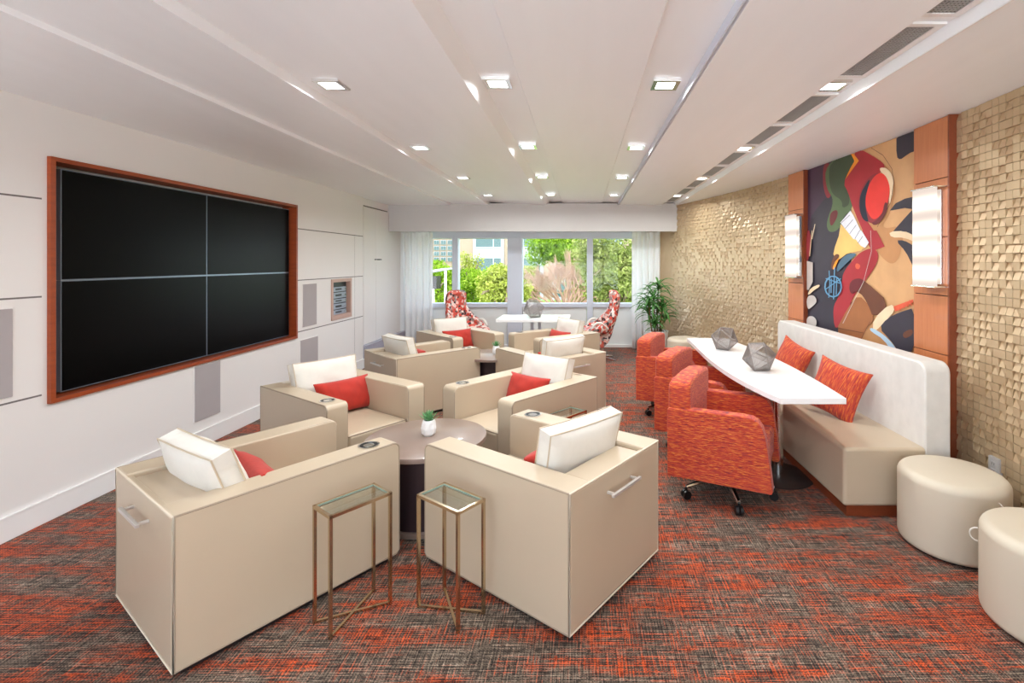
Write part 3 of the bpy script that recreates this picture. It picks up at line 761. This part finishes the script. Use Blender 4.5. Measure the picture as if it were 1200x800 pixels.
for i, (x, y, a, lab, cu, pi_) in enumerate(chairs):
    c = ac if i == 0 else copy_tree(ac)
    c.location = (x, y, 0); rz = R(a-90); c.rotation_euler = (0, 0, rz)
    tag(c, lab, 'armchair', 'cream leather club armchairs')
    q = wc if i == 0 else copy_tree(wc)
    Mx = Matrix.Translation((x, y, 0)) @ Matrix.Rotation(rz, 4, 'Z')
    q.matrix_world = Mx @ Matrix.Translation((cu[0], cu[1], .377)) @ Matrix.Rotation(R(cu[3]), 4, 'Z') @ Matrix.Rotation(R(cu[2]), 4, 'X') @ Matrix.Translation((0, .0, .205))
    tag(q, 'off-white boxy back cushion on the '+where[i], 'cushion', 'off-white back cushions')
    q = rp if i == 0 else copy_tree(rp)
    q.matrix_world = Mx @ Matrix.Translation((pi_[0], pi_[1]+.03, .377)) @ Matrix.Rotation(R(pi_[3]), 4, 'Z') @ Matrix.Rotation(R(pi_[2]), 4, 'X') @ Matrix.Translation((0, .0, .135))
    tag(q, 'red velvet lumbar pillow on the '+where[i], 'pillow', 'red lumbar pillows')

# ------------------------------------------------------------------ round tables + succulents
def make_round_table():
    r = empty('round_table')
    MB().lathe([(.34, .458), (.355, .462), (.357, .475), (.355, .488), (.350, .49)], 64).build('tabletop', M['tabletop'], r)
    MB().lathe([(.24, .03), (.24, .45), (.30, .452), (.30, .459)], 48).build('drum_base', M['drum'], r)
    MB().lathe([(.25, 0), (.255, .004), (.255, .03), (.24, .034)], 48).build('base_ring', M['tabletop'], r)
    return r
def make_succulent():
    r = empty('potted_succulent')
    pot = MB(); prof = [(.028, 0), (.040, .015), (.044, .045), (.040, .08), (.034, .094), (.030, .094), (.030, .08)]
    pot.lathe(prof, 11); 
    for i, v in enumerate(pot.v):
        if .005 < v[2] < .09: k = 1+.05*(-1)**(i+int(v[2]*100)); pot.v[i] = (v[0]*k, v[1]*k, v[2])
    p = pot.build('pot', M['pot'], r, smooth=False)
    MB().lathe([(.030, .078), (.029, .084)], 16).build('soil', M['soil'], p)
    lf = MB()
    rd = random.Random(5)
    for k in range(26):
        a = k*2.4; el = R(20+65*k/26); L = .075-.0008*k; w = .0075
        d = Vector((math.cos(a)*math.cos(el), math.sin(a)*math.cos(el), math.sin(el))); s = Vector((-math.sin(a), math.cos(a), 0)); up = d.cross(s)*-1
        b0 = Vector((0, 0, .085)); pts = []
        for t, ww in ((0, .6), (.35, 1), (.7, .7), (1, .05)):
            c = b0+d*L*t+Vector((0, 0, .012*t*t)); pts += [c+s*w*ww, c+up*w*.4*ww, c-s*w*ww, c-up*w*.4*ww]
        lf.add(pts, [(j*4+q, j*4+(q+1) % 4, j*4+4+(q+1) % 4, j*4+4+q) for j in range(3) for q in range(4)]+[(0, 3, 2, 1), (12, 13, 14, 15)])
    lf.build('leaves', M['succ'], r); return r
rt = make_round_table(); rt.location = (-.95, 3.03, 0); tag(rt, 'round taupe coffee table between the four nearest club armchairs', 'coffee table', 'round coffee tables')
rt2 = copy_tree(rt); rt2.location = (-1.03, 5.75, 0); tag(rt2, 'round coffee table mostly hidden between the four far club armchairs')
su = make_succulent(); su.location = (-.945, 3.05, .49); tag(su, 'small green succulent in a white faceted pot on the nearest round table', 'potted plant', 'potted succulents')
s2 = copy_tree(su); s2.location = (-1.0, 5.74, .49); tag(s2, 'small succulent in a white pot on the far round table')

# ------------------------------------------------------------------ glass side tables
def make_side_table(L=.28, W=.155, H=.508):
    r = empty('side_table'); w = .013
    f = MB(); x, y = L/2-w/2, W/2-w/2; z = H-w/2
    cs = [(-x, -y), (x, -y), (x, y), (-x, y)]
    for (a, b_) in zip(cs, cs[1:]+cs[:1]): f.bar((*a, z), (*b_, z), w)
    f.build('top_frame', M['brass'], r, smooth=False)
    for cx_, cy_ in cs: MB().box(cx_-w/2, cx_+w/2, cy_-w/2, cy_+w/2, 0, H-w).build('leg', M['brass'], r, smooth=False)
    MB().bar((-x, -y, w/2), (x, y, w/2), w*.85).bar((-x, y, w/2+.001), (x, -y, w/2+.001), w*.85).build('cross_brace', M['brass'], r, smooth=False)
    g = MB(); g.box(-x+w/2, x-w/2, -y+w/2, y-w/2, H-.009, H-.002)
    g.build('glass_top', M['tabglass'], r, smooth=False)
    e = MB()
    for (x0, x1, y0, y1) in ((-x+w/2, x-w/2, -y+w/2, -y+w/2+.002), (-x+w/2, x-w/2, y-w/2-.002, y-w/2), (-x+w/2, -x+w/2+.002, -y+w/2, y-w/2), (x-w/2-.002, x-w/2, -y+w/2, y-w/2)): e.box(x0, x1, y0, y1, H-.0085, H-.001)
    e.build('glass_edge', M['glassedge'], r, smooth=False)
    return r
t1 = make_side_table(); t1.location = (-1.012, 2.195, 0); t1.rotation_euler = (0, 0, R(52)); tag(t1, 'slim brass and glass side table beside the nearest left armchair', 'side table', 'brass and glass side tables')
t2 = copy_tree(t1); t2.location = (-.588, 2.215, 0); t2.rotation_euler = (0, 0, R(-36)); tag(t2, 'slim brass and glass side table against the nearest right armchair')
t3 = copy_tree(t1); t3.location = (-.12, 3.45, 0); t3.rotation_euler = (0, 0, R(50)); tag(t3, 'brass and glass side table half hidden behind the nearest right armchair')

# ------------------------------------------------------------------ communal table
ct = empty('communal_table', (1.35, 4.12, 0), label='long white boat-shaped table along the banquette', cat='table')
Lr = [(-1.16, -.172), (-.6, -.275), (0, -.285), (.6, -.27), (1.2, -.235)]
Rr = [(-1.16, .219), (-.6, .262), (0, .272), (.6, .24), (1.2, .16)]
def interp(P, n=20):
    ys = [p[0] for p in P]; A = np.polyfit(ys, [p[1] for p in P], 3); return [(float(np.polyval(A, y)), float(y)) for y in np.linspace(ys[0], ys[-1], n)]
outl = interp(Rr)+interp(Lr)[::-1]
MB().prism(outl, .704, .74).build('tabletop', M['white'], ct, bevel=.003, seg=2)
for y in (-.5, .66):
    p = MB().lathe([(.035, .012), (.035, .69), (.10, .695), (.10, .704)], 24).build('pedestal', M['chrome'], ct, loc=(.07, y, 0))
    MB().lathe([(.235, 0), (.24, .004), (.23, .010), (.05, .016)], 48).build('base_disc', M['dark'], p)

# geometric wire ornaments
def ico(r):
    bm = bmesh.new(); bmesh.ops.create_icosphere(bm, subdivisions=1, radius=r); return bm
def make_orb(r, rot):
    e = empty('geometric_ornament')
    bm = ico(r); bm.transform(rot)
    zmin = min(v.co.z for v in bm.verts)
    edges = [(e_.verts[0].co.copy(), e_.verts[1].co.copy()) for e_ in bm.edges]
    f = MB()
    for a, b_ in edges: f.tube([a, b_], .0028, 6)
    fo = f.build('edge_frame', M['goldmesh'], e)
    w = MB(); nd = 13
    for fc in bm.faces:
        A, B, C_ = [v.co for v in fc.verts]
        for (p, q, s) in ((A, B, C_), (B, C_, A), (C_, A, B)):
            for i in range(1, nd):
                t = i/nd; w.tube([p.lerp(q, t), p.lerp(s, t)], .0009, 3, cap=False)
    w.build('wire_mesh', M['goldmesh'], e, smooth=False, recalc=False)
    bm.free(); return e, -zmin
def flat_rot(i):      # rest the icosahedron on a face
    bm = ico(1); bm.faces.ensure_lookup_table(); n = bm.faces[i].normal.copy(); bm.free()
    return n.rotation_difference(Vector((0, 0, -1))).to_matrix().to_4x4()
for (x, y, z, r, i, rz, lab) in ((1.325, 3.74, .74, .122, 3, 20, 'wire mesh icosahedron on the white communal table, nearer the camera'),
                            (1.315, 4.62, .74, .122, 7, 65, 'wire mesh icosahedron on the white communal table, farther from the camera'),
                            (-.72, 7.30, .74, .155, 5, 10, 'wire mesh icosahedron on the white table by the window')):
    e, h = make_orb(r, flat_rot(i)); e.location = (x, y, z+h+.003); e.rotation_euler = (0, 0, R(rz)); tag(e, lab, 'ornament', 'wire icosahedron ornaments')

# ------------------------------------------------------------------ banquette
bn = empty('banquette', (1.58, 4.15, 0), 0, label='long banquette with beige leather seat and mottled white backrest', cat='bench')
BL = 1.14
MB().box(.03, .60, -BL+.03, BL-.03, 0, .075).build('wood_base', M['basewood'], bn, smooth=False)
MB().box(0, .505, -BL, BL, .07, .425).build('seat', M['leather'], bn, bevel=.022, seg=4)
bb = MB().prism(rrect(2*BL, .90, .07, 6, 0, .49), .49, .65, 'x').build('backrest', M['benchfab'], bn, bevel=.014, seg=3)
MB().tube([(.497, -BL+.008, .43), (.497, -BL+.008, .05)], .003, 6).build('seam', M['seam'], bb)
# orange pillows on the banquette
def orange_pillow():
    r = empty('throw_pillow')
    mb, rims = cushion_mb(.40, .40, .14, .014, p=2.2, pinch=.10, wr=.003, seed=8)
    mb.build('pillow_cover', M['orangep'], r, ang=80); return r
op = orange_pillow(); op.rotation_euler = Euler((R(-20), R(11), R(-62)), 'XYZ'); op.location = (1.865, 3.66, .615)
tag(op, 'orange woven square pillow on the banquette, nearer the camera', 'pillow', 'orange pillows on the banquette')
o2 = copy_tree(op); o2.rotation_euler = Euler((R(-20), R(14), R(-75)), 'XYZ'); o2.location = (1.92, 4.60, .622); tag(o2, 'orange woven square pillow on the banquette, farther from the camera')

# ------------------------------------------------------------------ orange swivel chairs
def make_orange():
    r = empty('swivel_chair'); W, D = .62, .645
    prof = [(-.32, .175), (-.322, .60), (-.31, .612), (.14, .615), (.20, .610), (.235, .592), (.258, .56), (.278, .50), (.302, .34), (.32, .19), (.312, .172)]
    for s in (-1, 1):
        xo, xi = s*W/2, s*(W/2-.085)
        MB().prism(prof, min(xo, xi), max(xo, xi), 'x').build('arm', M['orange'], r, bevel=.014, seg=4)
    bp = [(-W/2+.01, .60), (-W/2+.008, .755), (-W/2+.03, .775), (-W/2+.10, .788), (0, .795), (W/2-.10, .788), (W/2-.03, .775), (W/2-.008, .755), (W/2-.01, .60), (W/2-.09, .35), (-W/2+.09, .35)]
    MB().prism([(x, z) for x, z in bp], -.318, -.175, 'y').build('backrest', M['orange'], r, bevel=.025, seg=4)
    MB().box(-W/2+.086, W/2-.086, -.318, -.19, .175, .62).build('rear_panel', M['orange'], r, bevel=.01)
    MB().box(-W/2+.087, W/2-.087, -.19, .285, .24, .43).build('seat', M['orange'], r, bevel=.03, seg=4)
    MB().box(-W/2+.04, W/2-.04, -.28, .27, .165, .25).build('underside', M['black'], r, smooth=False)
    MB().lathe([(.03, .10), (.03, .17)], 16).build('gas_column', M['chrome'], r)
    for k in range(5):
        a = 2*PI*k/5+R(18+6)
        d = Vector((math.cos(a), math.sin(a), 0)); e = d*.30
        lg = MB().tube([Vector((0, 0, .105)), d*.16+Vector((0, 0, .10)), e+Vector((0, 0, .078))], [.02, .016, .012], 8).build('leg', M['chrome'], r)
        c = MB(); s = Vector((-d.y, d.x, 0))
        for q in (-.014, .014): c.tube([e+s*(q-.009)+Vector((0, 0, .028)), e+s*(q+.009)+Vector((0, 0, .028))], .028, 16)
        c.tube([e+Vector((0, 0, .03)), e+Vector((0, 0, .075))], .008, 8)
        c.build('caster', M['black'], lg)
    return r
oc = make_orange()
oc.location = (.966, 3.35, 0); oc.rotation_euler = (0, 0, R(-25.6-90)); tag(oc, 'orange tweed swivel armchair on casters, nearest the camera at the communal table', 'office chair', 'orange swivel chairs')
for (x, y, a, lab) in ((1.015, 4.20, -29, 'orange tweed swivel armchair, middle of the three at the communal table'), (.947, 5.126, -24, 'orange tweed swivel armchair, farthest from the camera at the communal table')):
    c = copy_tree(oc); c.location = (x, y, 0); c.rotation_euler = (0, 0, R(a-90)); tag(c, lab)

# ------------------------------------------------------------------ ottomans
def make_ottoman(r_, h):
    o = empty('ottoman')
    prof = [(r_*.9, .012)]
    for a in range(0, 91, 15): prof.append((r_-.03+.03*math.sin(R(a)), .012+.03-.03*math.cos(R(a))))
    for a in range(0, 91, 10): prof.append((r_-.05+.05*math.cos(R(a)), h-.055+.045*math.sin(R(a))))
    prof += [(r_*.6, h-.004), (r_*.2, h), (.001, h)]
    b = MB().lathe(prof, 56).build('body', M['ottleather'], o, ang=70)
    MB().lathe([(r_*.85, 0), (r_*.85, .02)], 32).build('base', M['dark'], o)
    # cord handle loop
    MB().tube([Vector((-r_-.002, 0, h-.10))+Vector((-.030*math.sin(t), .0, .030*math.cos(t))) for t in [PI*i/8 for i in range(9)]], .0032, 6).build('cord_loop', M['cushion'], o)
    return o
ot = make_ottoman(.255, .42); ot.location = (2.025, 2.73, 0); ot.rotation_euler = (0, 0, R(100)); tag(ot, 'round beige leather ottoman beside the near end of the banquette', 'ottoman', 'round beige ottomans')
c = copy_tree(ot); c.location = (1.995, 2.10, 0); c.rotation_euler = (0, 0, R(-35)); tag(c, 'round beige ottoman nearest the camera, cut by the right edge of the photo')
c = copy_tree(ot); c.location = (1.53, 7.5, 0); c.rotation_euler = (0, 0, R(180)); tag(c, 'round beige ottoman at the far end by the tall potted plant')

# ------------------------------------------------------------------ tall plant
pl_ = empty('potted_palm', (1.17, 7.95, 0), label='tall leafy palm in a fluted white planter by the right curtain', cat='potted plant')
pt = MB().lathe([(.15, 0), (.165, .03), (.185, .40), (.195, .455), (.18, .46), (.17, .43)], 96, flute=.02, nf=24).build('planter', M['pot'], pl_, ang=60)
MB().lathe([(.165, .42), (.16, .432)], 24).build('soil', M['soil'], pt)
rd = random.Random(12); lf = MB()
heads = [((-.02, .0), .98, .40), ((.05, -.03), .83, .34), ((-.06, .02), .76, .34), ((.08, .03), .66, .30), ((-.02, -.06), .58, .26), ((.03, .07), 1.16, .36), ((-.07, -.05), .92, .36)]
for (cx_, cy_), hz, L in heads:
    top = Vector((cx_*1.8, cy_*1.8, hz)); base = Vector((cx_, cy_, .43))
    MB().tube([base, base.lerp(top, .5)+Vector((rd.uniform(-.01, .01), 0, 0)), top], [.012, .010, .008], 7).build('cane', M['cane'], pl_)
    for k in range(28):
        a = k*2.39996+rd.uniform(-.3, .3); el = R(rd.uniform(5, 78)); LL = L*rd.uniform(.75, 1.1); w = .016
        s = Vector((-math.sin(a), math.cos(a), 0)); pts = []; c = top+Vector((0, 0, -.09+.10*k/24)); n = 7; e = el
        for j in range(n+1):
            t = j/n; ww = w*(math.sin(PI*min(1, .12+t*.9)))**.7+.001
            tw = Vector((0, 0, .15*ww))
            pts += [c+s*ww, c+Vector((0, 0, ww*.5)), c-s*ww]
            d = Vector((math.cos(a)*math.cos(e), math.sin(a)*math.cos(e), math.sin(e))); c = c+d*LL/n; e -= R(rd.uniform(11, 17))
        lf.add(pts, [(j*3+q, j*3+q+1, j*3+q+4, j*3+q+3) for j in range(n) for q in range(2)])
lf.build('foliage', M['leaf'], pl_, recalc=False)

# ------------------------------------------------------------------ window table and floral chairs
wt = empty('window_table', (-.71, 7.36, 0), label='white rectangular table by the window', cat='table')
MB().box(-.52, .52, -.33, .33, .70, .74).build('tabletop', M['white'], wt, bevel=.004)
for x in (-.04, .07):
    MB().box(x-.022, x+.022, -.02, .02, .02, .70).build('leg', M['winframe'], wt, bevel=.003)
MB().box(-.25, .28, -.25, .25, 0, .02).build('foot_plate', M['chrome'], wt, bevel=.004)
def make_floral():
    r = empty('wing_chair')
    S = [(.33, .40, .24, .0), (.30, .45, .27, .01), (.14, .46, .30, .05), (-.0, .43, .31, .12), (-.10, .47, .31, .20), (-.16, .58, .30, .22), (-.205, .72, .22, .11), (-.235, .86, .17, .08), (-.25, .96, .175, .11), (-.24, 1.03, .17, .11), (-.20, 1.07, .13, .06)]
    N = 16; vs = []
    for y, z, hw, wg in S:
        for i in range(N+1):
            s = -1+2*i/N; vs.append((hw*math.sin(s*PI/2), y+wg*abs(s)**2.5, z+(.10*abs(s)**3 if -.15 < y < .15 else 0)))
    fs = [(j*(N+1)+i, j*(N+1)+i+1, (j+1)*(N+1)+i+1, (j+1)*(N+1)+i) for j in range(len(S)-1) for i in range(N)]
    o = MB().add(vs, fs).build('shell', M['floral'], r, sub=1); sd = o.modifiers.new('s', 'SOLIDIFY'); sd.thickness = .075; sd.offset = 0
    # lower belly of the shell running down to the swivel
    MB().prism([(-.17, .56), (-.13, .40), (-.07, .28), (.02, .19), (.10, .24), (.16, .40), (.05, .44), (-.08, .46)], -.17, .17, 'x').build('shell_underside', M['floral'], r, bevel=.05, seg=4)
    MB().box(-.23, .23, -.06, .34, .40, .50).build('seat_cushion', M['floral'], r, bevel=.04, seg=4)
    for s in (-1, 1):
        pts = [(s*.30, .22, .42), (s*.31, .20, .56), (s*.31, .12, .63), (s*.31, .02, .60), (s*.30, -.06, .50)]
        MB().tube(pts, .024, 10).build('armrest', M['cushion'], r, sub=1)
    MB().lathe([(.022, .03), (.022, .24)], 14).build('column', M['chrome'], r)
    for k in range(4):
        a = PI/4+k*PI/2; d = Vector((math.cos(a), math.sin(a), 0))
        MB().tube([Vector((0, 0, .045)), d*.15+Vector((0, 0, .03)), d*.27+Vector((0, 0, .012))], [.02, .016, .012], 8).build('leg', M['chrome'], r)
    return r
fc = make_floral(); fc.location = (.31, 7.95, 0); fc.rotation_euler = (0, 0, R(90+6)); tag(fc, 'red floral high-back wing chair in profile, right of the window table', 'chair', 'floral wing chairs')
c = copy_tree(fc); c.location = (-1.90, 7.95, 0); c.rotation_euler = (0, 0, R(-90-30)); tag(c, 'red floral high-back wing chair left of the window table, by the left curtain')

# ------------------------------------------------------------------ outdoors
gd = MB().box(-120, 120, 9.6, 320, -3.2, -3.0).build('ground_1', M['grass'], smooth=False); tag(gd, kind='structure')
def foliage(center, radii, n, size, seed, m, parent, clumps=14, name='crown'):
    rg = np.random.default_rng(seed)
    cl = rg.normal(size=(clumps, 3)); cl /= np.linalg.norm(cl, axis=1)[:, None]; cl *= rg.uniform(.25, .8, (clumps, 1))
    idx = rg.integers(0, clumps, n); d = rg.normal(size=(n, 3)); d /= np.linalg.norm(d, axis=1)[:, None]
    P = cl[idx]+d*(rg.uniform(.1, 1, (n, 1))**.5)*.38
    P = P*np.array(radii)+np.array(center)
    A = rg.normal(size=(n, 3)); A /= np.linalg.norm(A, axis=1)[:, None]
    B = np.cross(A, rg.normal(size=(n, 3))); B /= np.linalg.norm(B, axis=1)[:, None]
    s = size*rg.uniform(.6, 1.3, (n, 1))
    V = np.stack([P-A*s, P+B*s*.45, P+A*s, P-B*s*.45], 1).reshape(-1, 3)
    F = np.arange(n*4).reshape(n, 4)
    me = bpy.data.meshes.new(name); me.from_pydata(V.tolist(), [], F.tolist()); me.materials.append(m)
    o = bpy.data.objects.new(name, me); COL.objects.link(o); o.parent = parent; return o
def tree(name, px, py, Y, rx, rz, n, size, m, seed, label, cat='tree', clumps=16, group=None):
    x = (px-VX)/FPX*Y; z = CAMZ+(VY-py)/FPX*Y
    r = empty(name, (x, Y, -3), label=label, cat=cat, group=group)
    foliage((0, 0, z+3), (rx, min(rx, 2.0), rz), n, size, seed, m, r, clumps)
    t = MB(); rd = random.Random(seed); t.tube([(0, 0, 0), (.1, 0, (z+3)*.5), (0, 0, z+3)], [.16, .12, .06], 7)
    for k in range(8):
        a = rd.uniform(0, 6.3); t.tube([(0, 0, (z+3)*.6), (math.cos(a)*rx*.4, math.sin(a)*.6, z+3), (math.cos(a)*rx*.8, math.sin(a)*1.1, z+3+rd.uniform(-.2, .7)*rz)], [.06, .04, .015], 5)
    t.build('trunk', M['bark'], r)
tree('bush', 510, 338, 15.6, 1.2, 1.15, 9000, .07, M['lf1'], 1, 'bright green bush outside the leftmost window pane', 'bush')
tree('bush', 562, 340, 18, 1.9, .95, 11000, .07, M['lf1'], 2, 'bright green bush outside, left of the thick mullion', 'bush')
tree('tree', 590, 338, 15, .9, .85, 6000, .06, M['lf2'], 3, 'yellow-green young tree outside against the thick mullion')
tree('tree', 549, 322, 22, .8, 1.1, 3000, .06, M['lf2'], 4, 'thin pale-leaved tree outside in front of the stone building')
tree('tree', 665, 285, 27, 2.3, 1.6, 12000, .09, M['lf1'], 5, 'large bright green tree crown high outside the middle pane')
tree('tree', 622, 338, 26, 1.1, 1.4, 4000, .08, M['lf2'], 6, 'pale green tree outside right of the thick mullion')
tree('tree', 722, 312, 15, 1.5, 1.7, 15000, .07, M['lf3'], 7, 'dense olive-green tree outside the right window pane', clumps=24)
tree('tree', 560, 350, 30, 3.2, 1.4, 9000, .12, M['lf3'], 8, 'olive-green tree low outside behind the bright bush')
tree('tree', 700, 345, 34, 4.5, 2.2, 12000, .13, M['lf2'], 9, 'wide pale green tree outside behind the bare pink one')
# bare pinkish tree
bt = empty('bare_tree', ((664-VX)/FPX*19.5, 19.5, -3), label='bare pinkish branching tree outside the middle pane', cat='tree')
rd = random.Random(21); tb = MB()
def grow(p, d, L, r, dep):
    q = p+d*L*.5+Vector((rd.uniform(-.04, .04), rd.uniform(-.04, .04), 0))*L; e = p+d*L
    tb.tube([p, q, e], [r, r*.85, r*.65], 4, cap=False)
    if dep == 0: return
    for _ in range(3 if dep > 1 else 4):
        nd = (d+Vector((rd.uniform(-.62, .62), rd.uniform(-.4, .4), rd.uniform(-.3, .42)))).normalized()
        grow(p+d*L*rd.uniform(.45, 1), nd, L*rd.uniform(.6, .85), r*.62, dep-1)
tb.tube([(0, 0, 0), (0, 0, 2.7)], [.14, .11], 8)
for k in range(14):
    a = -1.1+2.2*k/13; grow(Vector((0, 0, 2.6)), Vector((math.sin(a), rd.uniform(-.3, .3), math.cos(a))).normalized(), .95, .055, 4)
tb.build('branches', M['barebark'], bt, smooth=False, recalc=False).scale = (1.1, 1.0, .97)
# buildings
def building(name, px0, px1, Y, py_floor, wins, label, period, depth=14, top=30):
    x0, x1 = (px0-VX)/FPX*Y, (px1-VX)/FPX*Y
    b = empty(name, ((x0+x1)/2, Y, -3), label=label, cat='building')
    hx = (x1-x0)/2
    MB().box(-hx, hx, 0, depth, 0, top).build('wall', M['concrete'], b, smooth=False)
    return b, (x0+x1)/2
YB = 60
b1, xc = building('stone_building', 536, 760, YB, 0, None, 'pale stone apartment building with white framed windows behind the trees', 3)
bays = [(557, 588), (613, 634), (650, 676), (704, 728)]
for (a, c_) in bays:
    xa, xb = (a-VX)/FPX*YB-xc, (c_-VX)/FPX*YB-xc
    MB().box(xa-.25, xb+.25, -.12, 0, 0, 29).build('cladding_panel', M['whitepanel'], b1, smooth=False)
    for k in range(-1, 7):
        zc = CAMZ+(VY-310.5)/FPX*YB+3+k*3.0
        if zc < 0: continue
        wf = MB(); hz = .82
        for zz in (zc-hz-.08, zc+hz): wf.box(xa, xb, -.22, -.1, zz, zz+.08)
        for xx in (xa, xa+(xb-xa)*.68, xb-.08): wf.box(xx, xx+.10, -.22, -.1, zc-hz, zc+hz)
        f = wf.build('window_frame', M['whitepanel'], b1, smooth=False)
        MB().box(xa+.05, xb-.05, -.17, -.12, zc-hz, zc+hz).build('window_pane', M['bwin'], f, smooth=False)
b2, xc2 = building('apartment_tower', 470, 534, 150, 0, None, 'distant apartment tower with rows of small windows at the left of the view', 3, top=70)
for j in range(8):
    zc = CAMZ+(VY-307)/FPX*150+3+j*1.7+.3
    for i in range(7):
        xa = (477+i*8-VX)/FPX*150-xc2
        f = MB().box(xa-.1, xa+1.5, -.2, 0, zc-.1, zc+1.15).build('window_frame', M['whitepanel'], b2, smooth=False)
        MB().box(xa, xa+.65, -.26, -.2, zc, zc+1.05).box(xa+.75, xa+1.4, -.26, -.2, zc, zc+1.05).build('window_pane', M['bwin'], f, smooth=False)
b3, xc3 = building('brick_building', 380, 468, 70, 0, None, 'plain stone building beyond the left end of the window', 3, top=24)
# garden canopy
gc = empty('garden_canopy', ((510-VX)/FPX*13, 13, -3), label='small grey sloped canopy on a white post outside the leftmost pane', cat='canopy')
MB().add([(-.5, -.3, 4.20), (.36, -.3, 4.36), (.36, .5, 4.36), (-.5, .5, 4.20), (-.5, -.3, 4.27), (.36, -.3, 4.40), (.36, .5, 4.40), (-.5, .5, 4.27)], [(0,3,2,1),(4,5,6,7),(0,1,5,4),(1,2,6,5),(2,3,7,6),(3,0,4,7)]).build('roof', M['plinth'], gc, smooth=False)
MB().box(-.45, .06, -.1, .3, 3.85, 4.18).build('lamp_box', M['dark'], gc, smooth=False)
MB().tube([(.27, 0, 0), (.27, 0, 4.33)], .03, 8).build('post', M['trim'], gc)
MB().tube([(-.05, 0, 0), (-.05, 0, 3.9)], .03, 8).build('post', M['trim'], gc)

# ------------------------------------------------------------------ light, world, camera
sun = bpy.data.lights.new('sun', 'SUN'); sun.energy = 4.2; sun.angle = R(2); sun.color = (1, .95, .88)
so = bpy.data.objects.new('sun', sun); COL.objects.link(so); so.rotation_euler = Vector((.50, .42, -.78)).to_track_quat('-Z', 'Y').to_euler()
w = bpy.data.worlds.new('sky'); scene.world = w; w.use_nodes = True; nt = w.node_tree; nt.nodes.clear()
sk = nt.nodes.new('ShaderNodeTexSky'); sk.sky_type = 'NISHITA'; sk.sun_disc = False; sk.sun_elevation = R(50); sk.sun_rotation = R(130); sk.dust_density = 2.0
mxn = nt.nodes.new('ShaderNodeMix'); mxn.data_type = 'RGBA'; mxn.inputs[0].default_value = .6; mxn.inputs[7].default_value = (5.0, 5.7, 6.5, 1)
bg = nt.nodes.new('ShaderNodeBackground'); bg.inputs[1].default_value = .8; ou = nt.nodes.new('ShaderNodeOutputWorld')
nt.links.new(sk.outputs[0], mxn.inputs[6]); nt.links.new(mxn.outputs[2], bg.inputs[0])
# below the horizon: glow added to brighten the ceiling, standing in for paving
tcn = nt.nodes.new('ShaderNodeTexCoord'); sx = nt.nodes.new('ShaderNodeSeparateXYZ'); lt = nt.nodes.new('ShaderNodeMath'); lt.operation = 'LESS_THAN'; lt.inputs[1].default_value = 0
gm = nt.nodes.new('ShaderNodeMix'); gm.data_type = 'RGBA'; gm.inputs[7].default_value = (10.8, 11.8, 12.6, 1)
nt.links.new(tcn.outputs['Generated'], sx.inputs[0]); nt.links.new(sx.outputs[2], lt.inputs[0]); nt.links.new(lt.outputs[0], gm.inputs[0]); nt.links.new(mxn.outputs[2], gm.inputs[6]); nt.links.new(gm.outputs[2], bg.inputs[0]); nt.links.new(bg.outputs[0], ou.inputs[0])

cam = bpy.data.cameras.new('camera'); co = bpy.data.objects.new('camera', cam); COL.objects.link(co); scene.camera = co
cam.sensor_width = 36; cam.sensor_fit = 'HORIZONTAL'; cam.lens = FPX/1200*36
co.location = (0, 0, CAMZ); co.rotation_euler = (R(90), 0, 0)
cam.shift_x = -(VX-600)/1200; cam.shift_y = -(400-VY)/1200; cam.clip_start = .05; cam.clip_end = 600
vs_ = scene.view_settings; vs_.view_transform = 'Standard'; vs_.look = 'None'; vs_.gamma = 1; vs_.use_curve_mapping = False; vs_.exposure = .27
scene.cycles.max_bounces = 10; scene.cycles.diffuse_bounces = 6; scene.cycles.transparent_max_bounces = 12
